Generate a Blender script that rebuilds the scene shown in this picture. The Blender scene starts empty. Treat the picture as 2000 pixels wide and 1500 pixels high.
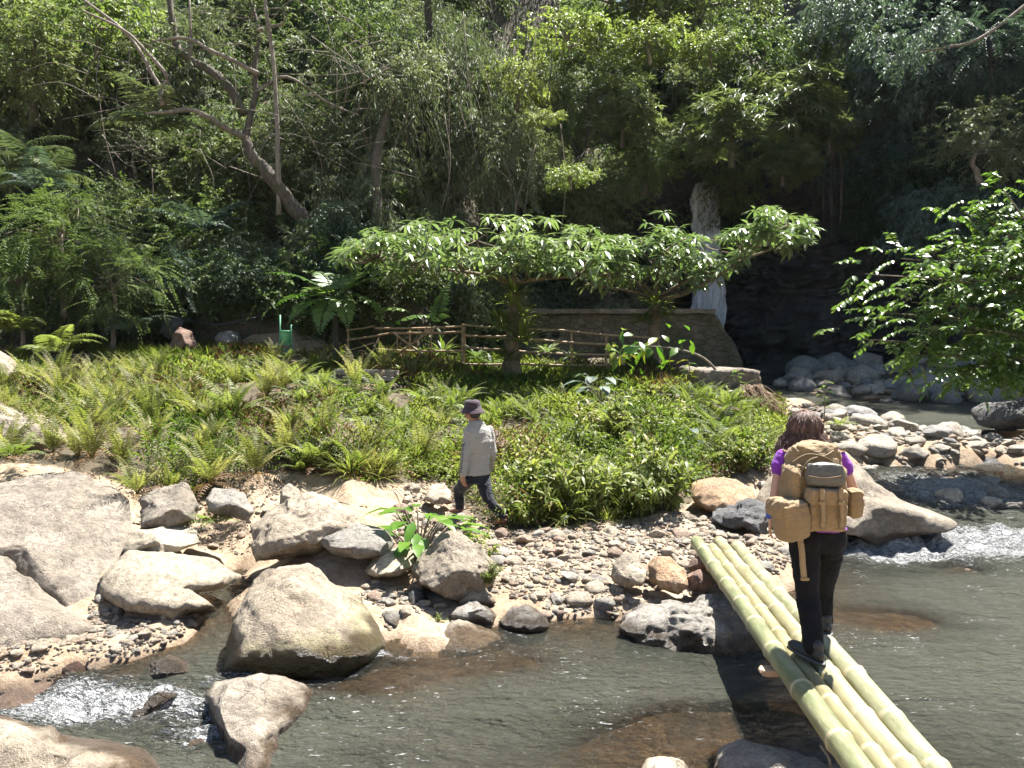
import bpy, bmesh, math, random
import numpy as np
from mathutils import Vector, Matrix, Euler

SC = bpy.context.scene
COL = SC.collection
PI = math.pi

# ------------------------------------------------------------------ camera
CAMZ, FPX, PITCH = 2.6, 1500.0, math.atan(100 / 1500)
cam_d = bpy.data.cameras.new('camera'); cam = bpy.data.objects.new('camera', cam_d); COL.objects.link(cam)
cam.location = (0, 0, CAMZ); cam.rotation_euler = (PI / 2 - PITCH, 0, 0)
cam_d.sensor_width = 36; cam_d.lens = 36 * FPX / 2000; cam_d.clip_start = .05; cam_d.clip_end = 500
SC.camera = cam

# ------------------------------------------------------------------ light
SUN_AZ, SUN_EL = math.radians(41), math.radians(63)        # azimuth to the right of straight ahead
world = bpy.data.worlds.new('World'); SC.world = world; world.use_nodes = True
wn = world.node_tree
sky = wn.nodes.new('ShaderNodeTexSky'); sky.sky_type = 'NISHITA'; sky.sun_disc = False
sky.sun_elevation = SUN_EL; sky.sun_rotation = SUN_AZ
wn.nodes['Background'].inputs['Strength'].default_value = 0.055
wn.links.new(sky.outputs[0], wn.nodes['Background'].inputs['Color'])
sun_d = bpy.data.lights.new('sun', 'SUN'); sun = bpy.data.objects.new('sun', sun_d); COL.objects.link(sun)
sun_d.energy = 5.0; sun_d.angle = math.radians(.53); sun_d.color = (1, .965, .91)
SUNV = Vector((math.sin(SUN_AZ) * math.cos(SUN_EL), math.cos(SUN_AZ) * math.cos(SUN_EL), math.sin(SUN_EL)))
sun.rotation_euler = SUNV.to_track_quat('Z', 'Y').to_euler(); sun.location = (20, 20, 60)
vs = SC.view_settings; vs.view_transform = 'Standard'; vs.look = 'None'; vs.gamma = 1; vs.use_curve_mapping = False
vs.exposure = 2.0
cy = SC.cycles
cy.max_bounces = 7; cy.diffuse_bounces = 3; cy.glossy_bounces = 3; cy.transmission_bounces = 4; cy.transparent_max_bounces = 12
cy.caustics_reflective = False; cy.caustics_refractive = False; cy.sample_clamp_indirect = 4
cy.use_denoising = True
try: cy.denoiser = 'OPENIMAGEDENOISE'
except Exception: pass

# ------------------------------------------------------------------ picking points in the world
_F = np.array([0, math.cos(PITCH), -math.sin(PITCH)]); _U = np.array([0, math.sin(PITCH), math.cos(PITCH)])
def ray(px, py):
    return _F + (px - 1000) / FPX * np.array([1., 0, 0]) + (750 - py) / FPX * _U
def P(px, py, Y):
    d = ray(px, py); return np.array([0, 0, CAMZ]) + d * (Y / d[1])
def proj(v):
    v = np.asarray(v, float) - np.array([0, 0, CAMZ])
    w = np.maximum(v @ _F, 1e-3)
    return 1000 + FPX * v[..., 0] / w, 750 - FPX * (v @ _U) / w

# ------------------------------------------------------------------ noise
_perm = np.random.default_rng(3).permutation(4096).astype(np.int64)
def _h(i, j, k): return _perm[(_perm[(_perm[i & 4095] + j) & 4095] + k) & 4095] / 2047.5 - 1
def vnoise(p):
    p = np.asarray(p, float); f0 = np.floor(p); f = p - f0; i = f0.astype(np.int64); u = f * f * f * (f * (f * 6 - 15) + 10)
    x, y, z = i[..., 0], i[..., 1], i[..., 2]; a, b, c = u[..., 0], u[..., 1], u[..., 2]
    def lx(Y, Z): return _h(x, Y, Z) * (1 - a) + _h(x + 1, Y, Z) * a
    return (lx(y, z) * (1 - b) + lx(y + 1, z) * b) * (1 - c) + (lx(y, z + 1) * (1 - b) + lx(y + 1, z + 1) * b) * c
def fbm(p, o=4, g=.5):
    s, a, q = 0, 1, np.asarray(p, float)
    for _ in range(o): s = s + a * vnoise(q); a *= g; q = q * 2.03 + 17.1
    return s
def ss(t): t = np.clip(t, 0, 1); return t * t * (3 - 2 * t)
def P3(x, y, z=0.0): x, y = np.broadcast_arrays(np.asarray(x, float), np.asarray(y, float)); return np.stack([x, y, np.full(x.shape, z)], -1)

# ------------------------------------------------------------------ objects
def link(o, parent=None):
    COL.objects.link(o)
    if parent is not None: o.parent = parent
    return o
def tag(o, label=None, cat=None, group=None, kind=None):
    if label: o['label'] = label
    if cat: o['category'] = cat
    if group: o['group'] = group
    if kind: o['kind'] = kind
    return o
def empty(name, loc, label=None, cat=None, group=None, rz=0):
    o = bpy.data.objects.new(name, None); o.empty_display_size = .1; link(o); o.location = tuple(loc); o.rotation_euler = (0, 0, rz)
    return tag(o, label, cat, group)

class MB:
    """collects triangles, then links them as one mesh object"""
    def __init__(s): s.v, s.t, s.m, s.c, s.n = [], [], [], [], 0
    def add(s, v, t, m=0, tint=.5):
        v = np.asarray(v, float).reshape(-1, 3); t = np.asarray(t, np.int64).reshape(-1, 3)
        s.v.append(v); s.t.append(t + s.n); s.m.append(np.full(len(t), m) if np.isscalar(m) else m)
        s.c.append(np.full(len(v), tint) if np.isscalar(tint) else np.asarray(tint)); s.n += len(v)
        return s
    def mesh(s, name, mats, smooth=True, off=(0, 0, 0)):
        v = np.concatenate(s.v) - np.asarray(off, float); t = np.concatenate(s.t)
        return raw_mesh(name, v, t, mats, np.concatenate(s.m), smooth, {'tint': np.concatenate(s.c)})
    def obj(s, name, mats, parent=None, smooth=True, off=(0, 0, 0)):
        return link(bpy.data.objects.new(name, s.mesh(name, mats, smooth, off)), parent)
def raw_mesh(name, v, t, mats, midx=None, smooth=True, attrs=None):
    me = bpy.data.meshes.new(name); n = len(t)
    me.vertices.add(len(v)); me.vertices.foreach_set('co', np.asarray(v, np.float32).ravel())
    me.loops.add(n * 3); me.loops.foreach_set('vertex_index', np.asarray(t, np.int32).ravel())
    me.polygons.add(n); me.polygons.foreach_set('loop_start', np.arange(n, dtype=np.int32) * 3)
    me.polygons.foreach_set('use_smooth', np.full(n, smooth))
    for m in (mats if isinstance(mats, (list, tuple)) else [mats]): me.materials.append(m)
    if midx is not None: me.polygons.foreach_set('material_index', np.asarray(midx, np.int32))
    for k, a in (attrs or {}).items():
        me.attributes.new(k, 'FLOAT', 'POINT').data.foreach_set('value', np.asarray(a, np.float32))
    me.update(); me.validate()
    return me
def put(mesh, name, loc, rot=(0, 0, 0), scale=(1, 1, 1), parent=None):
    o = bpy.data.objects.new(name, mesh); link(o, parent); o.location = tuple(loc); o.rotation_euler = rot
    o.scale = (scale,) * 3 if np.isscalar(scale) else scale
    return o
def based(o, z=None):
    """move a mesh object's origin to the foot of its mesh"""
    co = np.empty(len(o.data.vertices) * 3, np.float32); o.data.vertices.foreach_get('co', co); co = co.reshape(-1, 3)
    c = np.array([(co[:, 0].min() + co[:, 0].max()) / 2, (co[:, 1].min() + co[:, 1].max()) / 2, co[:, 2].min() if z is None else z], np.float32)
    o.data.vertices.foreach_set('co', (co - c).ravel()); o.data.update(); o.location = tuple(map(float, c)); return o

# ------------------------------------------------------------------ shapes
def unit(a): return a / np.maximum(np.linalg.norm(a, axis=-1, keepdims=True), 1e-9)
def grid_tris(nu, nv, wrap=False):
    i, j = np.meshgrid(np.arange(nu - (0 if wrap else 1)), np.arange(nv - 1), indexing='ij'); i2 = (i + 1) % nu
    a, b, c, d = i * nv + j, i2 * nv + j, i2 * nv + j + 1, i * nv + j + 1
    return np.stack([np.stack([a, b, c], -1), np.stack([a, c, d], -1)], -2).reshape(-1, 3)
def smooth_path(pts, rad, n):
    pts = np.asarray(pts, float); rad = np.asarray(rad, float); m = len(pts)
    if m == 2: t = np.linspace(0, 1, n)[:, None]; return pts[0] * (1 - t) + pts[1] * t, rad[0] + (rad[1] - rad[0]) * t[:, 0]
    q = np.vstack([2 * pts[0] - pts[1], pts, 2 * pts[-1] - pts[-2]]); u = np.linspace(0, m - 1, n); k = np.minimum(u.astype(int), m - 2); t = (u - k)[:, None]
    a, b, c, d = q[k], q[k + 1], q[k + 2], q[k + 3]
    out = .5 * (2 * b + (c - a) * t + (2 * a - 5 * b + 4 * c - d) * t ** 2 + (3 * b - a - 3 * c + d) * t ** 3)
    return out, np.interp(u, np.arange(m), rad)
def tube(pts, rad, seg=8, n=None, rough=0, seed=0):
    pts, rad = smooth_path(pts, np.broadcast_to(rad, (len(pts),)), n or max(2, 5 * (len(pts) - 1) + 1)); n = len(pts)
    t = unit(np.gradient(pts, axis=0)); ref = np.array([0, 0, 1.]) if abs(t[:, 2]).mean() < .85 else np.array([0, 1., 0])
    s = unit(np.cross(t, ref)); w = np.cross(s, t); a = np.arange(seg) * 2 * PI / seg
    ring = np.cos(a)[:, None, None] * s + np.sin(a)[:, None, None] * w
    v = pts + ring * rad[None, :, None]
    if rough: v = v + ring * (fbm(v * 6 + seed, 3) * rough * rad[None])[..., None]
    tr = grid_tris(seg, n, True); v = v.reshape(-1, 3); k = len(v)
    v = np.vstack([v, pts[:1], pts[-1:]]); j = np.arange(seg); j2 = (j + 1) % seg
    caps = np.vstack([np.stack([j2 * n, j * n, np.full(seg, k)], -1), np.stack([j * n + n - 1, j2 * n + n - 1, np.full(seg, k + 1)], -1)])
    return v, np.vstack([tr, caps])
_ico = {}
def ico(n):
    if n not in _ico:
        b = bmesh.new(); bmesh.ops.create_icosphere(b, subdivisions=n, radius=1)
        _ico[n] = (np.array([v.co[:] for v in b.verts]), np.array([[v.index for v in f.verts] for f in b.faces])); b.free()
    return _ico[n][0].copy(), _ico[n][1]
def box(c, h, rot=None):
    v = np.array([[x, y, z] for x in (-1, 1) for y in (-1, 1) for z in (-1, 1)], float) * np.asarray(h)
    if rot is not None: v = v @ np.array(Euler(rot).to_matrix()).T
    q = [(0, 1, 3, 2), (4, 6, 7, 5), (0, 4, 5, 1), (2, 3, 7, 6), (0, 2, 6, 4), (1, 5, 7, 3)]
    return v + np.asarray(c, float), np.array([t for a, b, d, e in q for t in ((a, b, d), (a, d, e))])
def rbox(c, h, rot=None, r=.3, n=5, noise=0, seed=0):
    """rounded box: a sphere pushed towards a cube"""
    v, t = ico(n); m = np.abs(v).max(1, keepdims=True); cube = v / m; v = cube * (1 - r) + v * r * 1.15
    if noise: v = v + v * (fbm(v * 2.2 + seed, 3) * noise)[:, None]
    v = v * np.asarray(h)
    if rot is not None: v = v @ np.array(Euler(rot).to_matrix()).T
    return v + np.asarray(c, float), t
def leaf2(p, d, n, L, W, fold=.12, droop=.15):
    p, d, n = np.broadcast_arrays(p, d, n); L = np.broadcast_to(L, p.shape[:1])[:, None]; W = np.broadcast_to(W, p.shape[:1])[:, None]
    d = unit(d); s = unit(np.cross(d, n)); up = np.cross(s, d)
    mid = p + d * L * .45; tip = p + d * L - up * L * droop
    v = np.stack([p, mid + s * W / 2 + up * W * fold, tip, mid - s * W / 2 + up * W * fold], 1)
    k = np.arange(len(p))[:, None, None] * 4
    return v.reshape(-1, 3), (k + np.array([[0, 1, 2], [0, 2, 3]])).reshape(-1, 3)
def leaf6(p, d, n, L, W, fold=.1, droop=.25, widest=.35):
    p, d, n = np.broadcast_arrays(p, d, n); L = np.broadcast_to(L, p.shape[:1])[:, None]; W = np.broadcast_to(W, p.shape[:1])[:, None]
    d = unit(d); s = unit(np.cross(d, n)); up = np.cross(s, d)
    def at(t): return p + d * L * t - up * L * droop * t * t
    a, b = at(widest), at(.72)
    v = np.stack([p, a + s * W / 2 + up * W * fold, a - s * W / 2 + up * W * fold, b + s * W * .36 + up * W * fold * .7, b - s * W * .36 + up * W * fold * .7, at(1.), a, b], 1)
    k = np.arange(len(p))[:, None, None] * 8
    f = np.array([[0, 1, 6], [0, 6, 2], [1, 3, 7], [1, 7, 6], [6, 7, 4], [6, 4, 2], [3, 5, 7], [7, 5, 4]])
    return v.reshape(-1, 3), (k + f).reshape(-1, 3)

# ------------------------------------------------------------------ materials
class NT:
    def __init__(s, name):
        s.m = bpy.data.materials.new(name); s.m.use_nodes = True; s.t = s.m.node_tree; s.t.nodes.clear()
        s.out = s.t.nodes.new('ShaderNodeOutputMaterial')
    def n(s, ty, **kw):
        x = s.t.nodes.new('ShaderNode' + ty)
        for k, v in kw.items():
            if k.startswith('_'): setattr(x, k[1:], v)
            else:
                i = x.inputs[int(k[1:])] if k[0] == 'i' and k[1:].isdigit() else x.inputs[k.replace('__', ' ')]
                if hasattr(v, 'is_output'): s.t.links.new(v, i)
                else: i.default_value = (*v, 1) if isinstance(v, tuple) and len(v) == 3 and i.type == 'RGBA' else v
        return x
    def pos(s): return s.n('NewGeometry').outputs['Position']
    def ob(s): return s.n('TexCoord').outputs['Object']
    def rnd(s): return s.n('ObjectInfo').outputs['Random']
    def attr(s, a): return s.n('Attribute', _attribute_name=a).outputs['Fac']
    def math(s, op, a, b=.5, c=None, clamp=False):
        x = s.n('Math', _operation=op, _use_clamp=clamp, i0=a, i1=b)
        if c is not None:
            if hasattr(c, 'is_output'): s.t.links.new(c, x.inputs[2])
            else: x.inputs[2].default_value = c
        return x.outputs[0]
    def noise(s, vec, scale, detail=4, rough=.55, dist=0):
        return s.n('TexNoise', Vector=vec, Scale=scale, Detail=detail, Roughness=rough, Distortion=dist).outputs['Fac']
    def vor(s, vec, scale, feat='F1'): return s.n('TexVoronoi', _feature=feat, Vector=vec, Scale=scale).outputs['Distance']
    def map(s, vec, scale=(1, 1, 1), rot=(0, 0, 0)):
        return s.n('Mapping', Vector=vec, Scale=scale, Rotation=rot).outputs[0]
    def ramp(s, f, *st):
        x = s.n('ValToRGB', Fac=f); e = x.color_ramp.elements
        while len(e) < len(st): e.new(.5)
        for el, (p, c) in zip(e, st): el.position = p; el.color = (*c, 1) if not np.isscalar(c) else (c, c, c, 1)
        return x.outputs[0]
    def mix(s, f, a, b, bt='MIX'):
        x = s.n('Mix', _data_type='RGBA', _blend_type=bt, i0=f)
        for i, v in ((6, a), (7, b)):
            if hasattr(v, 'is_output'): s.t.links.new(v, x.inputs[i])
            else: x.inputs[i].default_value = (*v, 1)
        return x.outputs[2]
    def bump(s, h, st=.5, d=.02, nrm=None):
        x = s.n('Bump', Strength=st, Distance=d, Height=h)
        if nrm is not None: s.t.links.new(nrm, x.inputs['Normal'])
        return x.outputs[0]
    def end(s, sh): s.t.links.new(sh, s.out.inputs['Surface']); return s.m
    def bsdf(s, **kw): return s.n('BsdfPrincipled', **kw).outputs[0]

def rock_mat(name, c0, c1, c2, wet_z=None, scale=1.0, moss=0, bump=.85):
    k = NT(name); pos = k.pos(); r = k.rnd()
    vec = k.n('VectorMath', _operation='ADD', i0=pos, i1=k.n('CombineXYZ', X=k.math('MULTIPLY', r, 31.), Y=k.math('MULTIPLY', r, 17.)).outputs[0]).outputs[0]
    big = k.noise(vec, 1.6 * scale, 5, .6, .4); mid = k.noise(vec, 9 * scale, 6, .65); fine = k.noise(vec, 70 * scale, 4, .7)
    col = k.ramp(big, (.3, c0), (.55, c1), (.75, c2))
    col = k.mix(k.math('MULTIPLY', k.ramp(mid, (.40, 0), (.62, 1)), .6), col, tuple(x * .5 for x in c1))
    spk = k.ramp(fine, (.3, .66), (.5, 1.), (.72, 1.22)); grn = k.noise(vec, 26, 5, .75); col = k.mix(1., col, spk, 'MULTIPLY'); col = k.mix(1., col, k.ramp(grn, (.34, .62), (.5, 1.), (.68, 1.2)), 'MULTIPLY')
    tone = k.math('MULTIPLY_ADD', r, .4, 1.02); col = k.mix(1., col, k.n('CombineColor', Red=tone, Green=tone, Blue=tone).outputs[0], 'MULTIPLY')
    stn = k.math('MULTIPLY', k.ramp(k.noise(vec, 2.4 * scale, 7, .72, 1.1), (.50, 0), (.60, 1)), .38); col = k.mix(stn, col, tuple(x * .42 for x in c0))
    lich = k.ramp(k.noise(vec, 4.5 * scale, 6, .7, .8), (.63, 0), (.67, 1))
    col = k.mix(k.math('MULTIPLY', lich, .3), col, (.42, .41, .36))
    ck = k.n('TexVoronoi', _feature='DISTANCE_TO_EDGE', Vector=k.n('VectorMath', _operation='ADD', i0=k.map(vec, (1, 1, 2.1), (.3, .2, .5)), i1=k.n('TexNoise', Vector=vec, Scale=3 * scale, Detail=4.).outputs['Color']).outputs[0], Scale=1.1 * scale).outputs['Distance']
    ckm = k.math('MULTIPLY', k.ramp(ck, (0., 1), (.010, 0)), k.ramp(k.noise(vec, 2.2 * scale, 2), (.47, 0), (.56, 1)))
    col = k.mix(k.math('MULTIPLY', ckm, .3), col, (.05, .045, .04))
    rough = k.n('Value'); rough.outputs[0].default_value = .78; rough = rough.outputs[0]
    if moss:
        up = k.n('SeparateXYZ', Vector=pos).outputs['Z']
        mm = k.math('MULTIPLY', k.ramp(k.noise(vec, 2.6, 5, .6, .5), (.44, 0), (.52, 1)), k.ramp(up, (.02, 1), (.34, 0)))
        col = k.mix(k.math('MULTIPLY', mm, moss), col, (.17, .18, .02))
    if wet_z is not None:
        z = k.n('SeparateXYZ', Vector=pos).outputs['Z']
        w = k.math('ADD', z, k.math('MULTIPLY', k.math('SUBTRACT', k.noise(vec, 4., 4), .5), .25))
        wet = k.ramp(k.math('SUBTRACT', w, wet_z - .5), (.49, 1), (.57, 0))
        col = k.mix(wet, col, k.mix(1., col, (.26, .21, .16), 'MULTIPLY'))
        rough = k.math('MULTIPLY_ADD', wet, -.5, .78)
    h = k.math('ADD', k.math('MULTIPLY', mid, 1.), k.math('MULTIPLY', fine, .55)); h = k.math('SUBTRACT', k.math('ADD', h, k.math('MULTIPLY', grn, .5)), k.math('MULTIPLY', ckm, .5))
    return k.end(k.bsdf(Base__Color=col, Roughness=rough, Normal=k.bump(h, bump, .05)))
def leaf_mat(name, cols, rough=.42, trans=.38, tcol=None, spec=.5, sp=.5):
    """leaf: shiny upper skin with light passing through; every leaf and plant a little different"""
    k = NT(name); t = k.attr('tint'); r = k.rnd()
    f = k.math('ADD', k.math('MULTIPLY', t, 1 - .35), k.math('MULTIPLY', r, .35))
    n = len(cols); col = k.ramp(f, *[(.12 + .76 * i / max(n - 1, 1), c) for i, c in enumerate(cols)])
    b = k.bsdf(Base__Color=col, Roughness=rough, Specular__IOR__Level=spec)
    tc = k.mix(1., col, tcol or (1.12, 1.3, .74), 'MULTIPLY')
    tr = k.n('BsdfTranslucent', Color=tc).outputs[0]
    return k.end(k.n('MixShader', i0=trans, i1=b, i2=tr).outputs[0])
def plain(name, col, rough=.7, var=.25, scale=12, bump=.3, bd=.01, spec=.5, metal=0):
    k = NT(name); v = k.ob(); n1 = k.noise(v, scale, 5, .6)
    c = k.mix(n1, tuple(x * (1 - var) for x in col), tuple(min(1, x * (1 + var)) for x in col))
    return k.end(k.bsdf(Base__Color=c, Roughness=rough, Specular__IOR__Level=spec, Metallic=metal, Normal=k.bump(k.noise(v, scale * 5, 5, .65), bump, bd)))
def bark_mat(name, c0, c1, moss=.3):
    k = NT(name); v = k.pos(); n1 = k.noise(k.map(v, (1, 1, .3)), 14, 6, .65); n2 = k.noise(v, 2.3, 4, .6)
    c = k.mix(k.ramp(n1, (.35, 0), (.65, 1)), c0, c1); c = k.mix(k.math('MULTIPLY', k.ramp(n2, (.5, 0), (.6, 1)), moss), c, (.05, .06, .015))
    return k.end(k.bsdf(Base__Color=c, Roughness=.85, Normal=k.bump(n1, .8, .03)))
# ------------------------------------------------------------------ the valley: heights
def W(y): return .06 * np.clip(np.asarray(y, float) - 9.6, 0, 21.4)                     # water level climbs upstream
def rw(px, py):
    """point of the water surface seen at a pixel"""
    d = ray(px, py); Y = 8.
    for _ in range(60):
        z = float(W(Y)); Y = .5 * Y + .5 * min(60, d[1] * (z - CAMZ) / min(d[2], -.02))
    return d[0] / d[1] * Y, Y
def pix(*q): return [rw(*a) for a in q]
LAND = [(-60, 2), (-60, 5.6)] + pix((-500, 1350), (0, 1338), (130, 1312), (250, 1292), (330, 1262), (372, 1222), (400, 1150), (440, 1105), (475, 1120), (468, 1180), (520, 1235), (600, 1262), (740, 1242), (830, 1262), (900, 1250), (1000, 1232), (1070, 1215), (1220, 1212), (1330, 1215), (1450, 1200), (1545, 1165), (1585, 1115), (1570, 1082), (1540, 1052), (1500, 1032), (1560, 1000), (1640, 930), (1690, 905), (1760, 908), (1830, 912), (1900, 900), (1960, 872), (1900, 850), (1800, 842), (1700, 836), (1640, 810), (1560, 795), (1500, 792)) + [(7.2, 22.5), (7.0, 26), (6.5, 29), (6.3, 60), (-60, 60)]
ISLE = pix((1525, 748), (1600, 722), (1750, 716), (1900, 722), (2050, 735), (2100, 770), (1960, 782), (1850, 778), (1720, 780), (1600, 768))
RBANK = [(8.8, 13.0), (9.6, 12.0), (10.5, 11.4), (12, 10.5), (60, 8), (60, 60), (22, 60), (17.5, 24), (14.5, 19), (11.5, 16.5), (9.3, 15)]
NEAR = [(-60, -60), (-60, 3.9), (-3.2, 3.95), (-1.4, 3.7), (.4, 3.9), (1.2, 4.25), (2.2, 4.2), (3.0, 3.5), (60, 2.0), (60, -60)]
def sdist(x, y, poly):
    q = np.asarray(poly, float); r = np.roll(q, -1, 0); best = np.full(x.shape, 1e9); ins = np.zeros(x.shape, bool)
    for (ax, ay), (bx, by) in zip(q, r):
        dx, dy = bx - ax, by - ay; t = np.clip(((x - ax) * dx + (y - ay) * dy) / (dx * dx + dy * dy + 1e-12), 0, 1)
        best = np.minimum(best, np.hypot(x - ax - t * dx, y - ay - t * dy))
        with np.errstate(divide='ignore', invalid='ignore'):
            c = ((ay > y) != (by > y)) & (x < ax + (y - ay) * dx / (dy if abs(dy) > 1e-9 else 1e-9))
        ins ^= c
    return np.where(ins, best, -best)
def foot(x):
    """where the jungle slope begins"""
    a = 22.8 + 4.6 * ss((x + 3.0) / 3.5) + 2.2 * ss((x - 2.5) / 3.5) + 3.6 * ss((x - 6.0) / 1.6)
    b = 34.2 - np.clip(x - 12, 0, 30) * .62
    return np.where(x > 11, np.minimum(a, b), a)
SUBM = [(1330, 1450, .62, .42, .38),  (1760, 1210, .55, .32, .37), (1890, 1108, .42, .3, .45), (640, 1330, .5, .35, .42), (1500, 1400, .5, .25, .3), (320, 1410, .6, .3, .36), (700, 1310, .6, .25, .43), (900, 1290, .6, .2, .3)]
SUBM = [(*rw(a, b), c, d, e) for a, b, c, d, e in SUBM]
def ground(x, y):
    x, y = np.broadcast_arrays(np.asarray(x, float), np.asarray(y, float)); w = W(y)
    q = P3(x, y)
    jag = fbm(q * 1.7, 3) * .16 * np.clip(y / 8, .5, 2)
    sd = np.maximum(np.maximum(sdist(x, y, LAND), sdist(x, y, ISLE)), np.maximum(sdist(x, y, RBANK), sdist(x, y, NEAR))) + jag
    L = .12 + .12 * ss((y - 7.4) / 2) + .8 * ss((-x - .6) / 2.6) * ss((y - 6.4) / 2.2) * (1 - .6 * ss((y - 10) / 9)) + 1.28 * np.clip((y - 9.3) / 10.7, 0, 1.2)
    L = np.where(x > 3.8, np.minimum(L, w + .16 + np.clip(5.6 - x, 0, 2.2) * .36 * ss((y - 10) / 3)), L)
    isl = sdist(x, y, ISLE); L = np.where(isl > -1, np.minimum(L, w + .45), L)
    rb = sdist(x, y, RBANK); L = np.where(rb > 0, w + .25 + rb * .28 + .1, L)
    nb = sdist(x, y, NEAR); L = np.where(nb > 0, .15 + nb * .2, L); L = np.minimum(L, 3.2)
    up = w + np.minimum(np.maximum(L - w, .05), np.clip(sd, 0, 30) * .42 + .02)
    dn = w - np.minimum(.5, np.clip(-sd, 0, 9) * (.26 + .35 * ss((-x - .8) / .8) * (y < 7.5)))
    h = np.where(sd > 0, up, dn)
    for sx, sy, a, b, t in SUBM: h = h + np.where(sd < .1, t * np.exp(-((x - sx) / a) ** 2 - ((y - sy) / b) ** 2), 0) * 1.0
    h = np.where(sd < 0, np.minimum(h, w - .035), h)
    h = h + fbm(q * 2.1, 4) * .05 * np.where(sd > .15, 1, .35) + fbm(q * .55, 3) * .16 * ss((y - 10) / 3) * (sd > 0)
    f = foot(x); s = y - f + fbm(q * .35, 3) * 1.3
    slope = np.where(x > 6.5, 1.5 + 1.1 * ss((x - 14) / 4), 1.04 - .08 * ss((-x - 8) / 10))
    HM = np.where(x > 6.5, 11., 22.)
    hill = np.clip(s, 0, None); hill = np.where(hill < HM, hill, HM + (hill - HM) * .3) * slope
    hill = hill * (1 + .12 * fbm(q * .22 + 5, 3)) + ss(s / 3) * fbm(q * .6, 4) * .8
    return h + hill
def ground1(x, y): return float(ground(np.array([x]), np.array([y]))[0])
def seen(px, py, y0=4., y1=45.):
    """where the view ray meets the ground"""
    d = ray(px, py); Y = np.linspace(y0, y1, 1600); t = Y / d[1]; z = CAMZ + d[2] * t; h = ground(d[0] * t, Y); k = np.argmax(z < h)
    if not (z < h).any(): k = len(Y) - 1
    return float(d[0] * t[k]), float(Y[k]), float(h[k])

# ------------------------------------------------------------------ ground sheet
def axis(segs):
    out = []
    for a, b, s in segs: out.append(np.arange(a, b, s))
    return np.concatenate(out)
gx = np.concatenate([-60 + 60 * np.linspace(0, 1, 26)[:-1] ** .6 * .8, axis([(-12, -6, .22), (-6, 6, .075), (6, 13, .2)]), 13 + 47 * np.linspace(0, 1, 24) ** 1.7])
gy = np.concatenate([np.linspace(-60, 1, 20), axis([(1.5, 4, .2), (4, 10.2, .06), (10.2, 20, .14), (20, 40, .3)]), 40 + 40 * np.linspace(0, 1, 20) ** 1.5])
gx = np.unique(np.round(gx, 4)); X, Y = np.meshgrid(gx, gy, indexing='ij')
k = NT('earth'); pos = k.pos(); z = k.n('SeparateXYZ', Vector=pos).outputs['Z']
n1 = k.noise(pos, .9, 5, .6); n2 = k.noise(pos, 11, 6, .7); n3 = k.noise(pos, 60, 4, .7)
c = k.ramp(n2, (.3, (.17, .125, .085)), (.5, (.36, .275, .185)), (.72, (.48, .385, .27)))
c = k.mix(k.ramp(n1, (.42, 0), (.6, .55)), c, (.2, .125, .07)); c = k.mix(1., c, k.ramp(n3, (.3, .65), (.7, 1.25)), 'MULTIPLY')
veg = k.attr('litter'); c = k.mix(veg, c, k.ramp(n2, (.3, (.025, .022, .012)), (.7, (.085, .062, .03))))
bed = k.attr('bed'); c = k.mix(bed, c, k.ramp(n2, (.3, (.03, .02, .014)), (.55, (.085, .055, .036)), (.7, (.14, .10, .065))))
EARTH = k.end(k.bsdf(Base__Color=c, Roughness=.92, Normal=k.bump(k.math('ADD', n2, k.math('MULTIPLY', n3, .5)), .8, .03)))
Z = ground(X, Y); v = np.stack([X, Y, Z], -1).reshape(-1, 3)
# ground litter (leaf mould) lies under the plants: past the edge of the bare path
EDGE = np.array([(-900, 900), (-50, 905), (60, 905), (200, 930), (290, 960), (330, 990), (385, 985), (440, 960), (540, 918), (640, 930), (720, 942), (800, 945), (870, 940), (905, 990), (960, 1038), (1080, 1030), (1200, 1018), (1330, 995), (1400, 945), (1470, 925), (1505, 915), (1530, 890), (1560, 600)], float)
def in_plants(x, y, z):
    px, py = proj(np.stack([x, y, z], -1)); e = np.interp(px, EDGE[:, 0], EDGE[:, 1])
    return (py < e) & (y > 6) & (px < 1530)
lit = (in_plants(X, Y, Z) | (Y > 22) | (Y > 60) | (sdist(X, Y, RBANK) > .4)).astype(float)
g = bpy.data.objects.new('ground', raw_mesh('ground', v, grid_tris(len(gx), len(gy)), EARTH, None, True, {'litter': (lit * .92).reshape(-1), 'bed': ss((W(Y) + .06 - Z) / .1).reshape(-1)}))
link(g); tag(g, kind='structure')

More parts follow.
